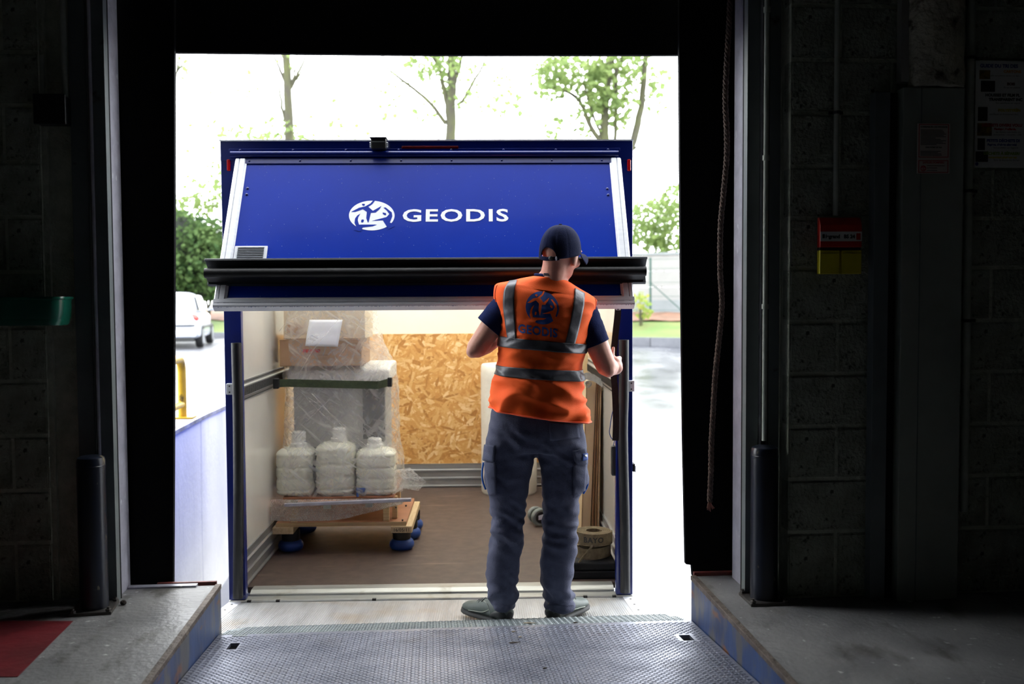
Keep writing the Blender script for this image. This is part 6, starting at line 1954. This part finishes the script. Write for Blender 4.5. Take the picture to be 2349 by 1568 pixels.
for pl, pr_ in (([(1168, 645), (1157, 667), (1155, 700), (1159, 737), (1165, 779)], [(1187, 642), (1181, 665), (1180, 700), (1182, 737), (1185, 779)]),
                ([(1318, 661), (1316, 690), (1312, 715), (1305, 750), (1295, 790)], [(1341, 673), (1339, 700), (1334, 725), (1326, 760), (1316, 796)])):
    mb = MB()
    def fn(u, v):
        a = catmull(pl, v); b = catmull(pr_, v)
        return tuple(cast(VB, a[0] + (b[0] - a[0]) * u, a[1] + (b[1] - a[1]) * u, 4.30, .0030))
    mb.grid(fn, 8, 40)
    pman(mb, 'shoulder_band', M_REFL, vest, smooth=170, solid=.0012)
for pts_ in ([(1139, 652), (1134, 670), (1134, 700), (1140, 735), (1146, 765)], [(1363, 685), (1366, 698), (1361, 725), (1354, 752), (1346, 782)]):
    q = [VB.find_nearest(at(*catmull(pts_, i / 30), 4.37))[0] for i in range(31)]
    pman(MB().tube(q, .0032, 6), 'armhole_binding', M_VESTTRIM, vest, smooth=170)
# emblem and lettering printed on the back
ecx, ecy, erx, ery = 1244, 706, 38, 37.5
def on_vest(off):
    def f(u, v):
        x = ecx + u * erx; y = ecy - v * ery + u * 2.5
        return tuple(cast(VB, x, y, 4.28, off))
    return f
me = flat_mesh([emb_disc(48)], on_vest(.0022), cuts=5); pman(me, 'back_emblem', M_VLOGO, vest, smooth=170)
me = flat_mesh(emb_cuts(), on_vest(.0038), cuts=4); pman(me, 'emblem_figures', M_VEST, vest, smooth=170)
me = text_mesh('GEODIS', 1.0, .030, 1.0, 1.08)
bm = bmesh.new(); bm.from_mesh(me)
for _ in range(2):
    es = [e for e in bm.edges if e.calc_length() > .15]
    if es:
        bmesh.ops.subdivide_edges(bm, edges=es, cuts=2); bmesh.ops.triangulate(bm, faces=bm.faces[:])
xs = [v.co.x for v in bm.verts]; ys_ = [v.co.y for v in bm.verts]; x0, x1, y0_, y1_ = min(xs), max(xs), min(ys_), max(ys_)
for v in bm.verts:
    u = (v.co.x - x0) / (x1 - x0); w = (v.co.y - y0_) / (y1_ - y0_)
    v.co = cast(VB, 1189 + 90 * u, 763 + 11.5 * u - 21 * w, 4.28, .0025)
bm.to_mesh(me); bm.free()
pman(me, 'back_lettering', M_VLOGO, vest)

# --- cap
CAPR = Matrix.Rotation(math.radians(-38), 3, 'Z') @ Matrix.Rotation(math.radians(5), 3, 'X') @ Matrix.Rotation(math.radians(4), 3, 'Y')
def cl_(x, y, z): return HC + CAPR @ Vector((x, y, z))
RX, RY, CTOP = .0865, .1075, .122
def zb(az):
    """rim height; az measured from the back"""
    d = abs((az + math.pi) % (2 * math.pi) - math.pi)
    base = -.020 + .022 * (1 - math.cos(d)) / 2
    hw_ = math.radians(27)
    if d < hw_: base += .050 * math.sqrt(max(0, 1 - (d / hw_) ** 2))
    return base
def cap_pt(u, v, off=0.0):
    az = u * 2 * math.pi
    z0_ = zb(az)
    s = v
    rr = math.sin(s * math.pi / 2) ** .80
    hz = math.cos(s * math.pi / 2) ** .92
    seam = 1 - .012 * max(0, 1 - abs(((az + math.pi / 6) % (math.pi / 3)) - math.pi / 6) * 14)
    wob = 1 + .012 * noise.noise((math.cos(az) * 3, math.sin(az) * 3, s * 4))
    k = rr * seam * wob
    x = -math.sin(az) * (RX + off) * k; y = -math.cos(az) * (RY + off) * k - .008
    z = z0_ + (CTOP + off - z0_) * hz
    return cl_(x, y, z)
capm = MB(); capm.grid(lambda u, v: tuple(cap_pt(u, v)), 120, 30, wrap=True)
cap_o = pman(capm, 'cap', M_CAP, smooth=170, solid=.003)
bt = MB(); bt.ball(cl_(0, -.008, CTOP + .002), (.008, .008, .005), 12, 8, CAPR); pman(bt, 'button', M_CAP, cap_o, smooth=170)
mb = MB()
def brim(u, v):
    ph = math.radians(-62 + 124 * u)
    ix, iy = (RX + .0) * math.sin(ph), (RY) * math.cos(ph) - .008
    L_ = .074 * max(0, math.cos(ph * 1.25)) ** .6
    ox, oy = ix * 1.0 + .012 * math.sin(ph) * v, iy + L_
    x = ix + (ox - ix) * v; y = iy + (oy - iy) * v
    z = .003 - .016 * v - .030 * (x / .075) ** 2 * (.5 + .5 * v)
    return tuple(cl_(x, y, z))
mb.grid(brim, 40, 12)
pman(mb, 'brim', M_CAP, cap_o, smooth=170, solid=.0035)
mb = MB()
def strap_fn(u, v):
    az = math.radians(-34 + 68 * u)
    x = -math.sin(az) * (RX + .003); y = -math.cos(az) * (RY + .003) - .008
    return tuple(cl_(x, y, -.023 + .017 * v - .004 * math.cos(az * 2.5)))
mb.grid(strap_fn, 24, 4)
pman(mb, 'back_strap', M_CAP, cap_o, smooth=170, solid=.003)
for az_, w_, m_ in ((12, .011, M_DARKBOX), (26, .004, M_GALV)):
    az = math.radians(az_)
    mb = MB()
    c = Vector((-math.sin(az) * (RX + .006) * -1, -math.cos(az) * (RY + .006) - .008, -.016))
    R = CAPR @ Matrix.Rotation(az, 3, 'Z')
    mb.ball(HC + CAPR @ c, (w_, .003, .010), 10, 6, R)
    pman(mb, 'strap_buckle', m_, cap_o, smooth=50)

# --- shoes
def shoe(heel_px, s, ang):
    Hh = at(heel_px, 1400, 4.415)
    gz = -.281
    R = Matrix.Translation((Hh.x, 4.455, gz)) @ Matrix.Rotation(ang, 4, 'Z')
    secs = [(-.035, .020, .03, .070), (-.025, .034, .018, .085), (.0, .040, .016, .098), (.04, .042, .016, .106), (.08, .041, .016, .104), (.12, .043, .016, .088), (.17, .047, .016, .070), (.21, .046, .016, .062), (.24, .038, .017, .054), (.262, .022, .020, .042)]
    n = 24
    def sec(y, w, z0_, z1_, e=.75):
        out = []
        for j in range(n):
            a = 2 * math.pi * j / n; c, q = math.cos(a), math.sin(a)
            uu = math.copysign(abs(c) ** e, c); vv = math.copysign(abs(q) ** e, q)
            k = 1 - .28 * max(0, vv) ** 2
            out.append(R @ Vector((uu * w * k, y, (z0_ + z1_) / 2 + (z1_ - z0_) / 2 * vv)))
        return out
    def shell(sc):
        vs = []
        for q in sc: vs += q
        fs = [(i * n + j, (i + 1) * n + j, (i + 1) * n + (j + 1) % n, i * n + (j + 1) % n) for i in range(len(sc) - 1) for j in range(n)]
        fs += [tuple(range(n)), tuple(range((len(sc) - 1) * n, len(sc) * n))[::-1]]
        return MB().add(vs, fs)
    sh = pman(shell([sec(*q) for q in secs]), 'shoe', M_SHOE, smooth=60)
    pman(shell([sec(y, w + .005, .0, .026, .5) for y, w, a, b in [(-.040, .020, 0, 0), (-.030, .036, 0, 0), (0, .042, 0, 0), (.06, .040, 0, 0), (.12, .042, 0, 0), (.18, .049, 0, 0), (.23, .044, 0, 0), (.258, .030, 0, 0), (.272, .014, 0, 0)]]), 'sole', M_SOLE, sh, smooth=60)
    pman(shell([sec(y, w + .0025, .024, z1_ - .012, .75) for y, w, z0_, z1_ in [(-.036, .018, 0, .07), (-.027, .033, 0, .086), (0, .0405, 0, .095), (.03, .0425, 0, .085), (.05, .0425, 0, .06)]]), 'heel_counter', M_SHOEDK, sh, smooth=60)
    for sd in (-1, 1):
        q = [R @ Vector((sd * (x), y, z)) for x, y, z in ((.040, .048, .030), (.041, .055, .060), (.039, .075, .085), (.034, .10, .090))]
        pman(MB().tube([Vector(catmull([tuple(p) for p in q], i / 10)) for i in range(11)], .0018, 6), 'piping', M_PIPEL, sh, smooth=170)
        q = [R @ Vector((sd * (x), y, z)) for x, y, z in ((.041, .055, .062), (.043, .10, .040), (.049, .15, .036), (.049, .19, .030))]
        pman(MB().tube([Vector(catmull([tuple(p) for p in q], i / 10)) for i in range(11)], .0018, 6), 'piping', M_PIPEL, sh, smooth=170)
    q = [R @ Vector(p) for p in ((-.006, -.026, .080), (-.006, -.036, .092), (0, -.038, .102), (.006, -.034, .096), (.006, -.026, .082))]
    pman(MB().tube(q, .003, 6), 'pull_loop', M_YLOOP, sh, smooth=170)
    q = [R @ Vector(p) for p in ((-.028, .12, .082), (0, .125, .092), (.028, .12, .082))]
    for dy in (0, .022, .044):
        off = (R.to_3x3() @ Vector((0, dy, -dy * .42)))
        pman(MB().tube([p + off for p in q], .0028, 6), 'lace', M_SHOEDK, sh, smooth=170)
shoe(1158, -1, math.radians(40))
shoe(1274, 1, math.radians(-40))
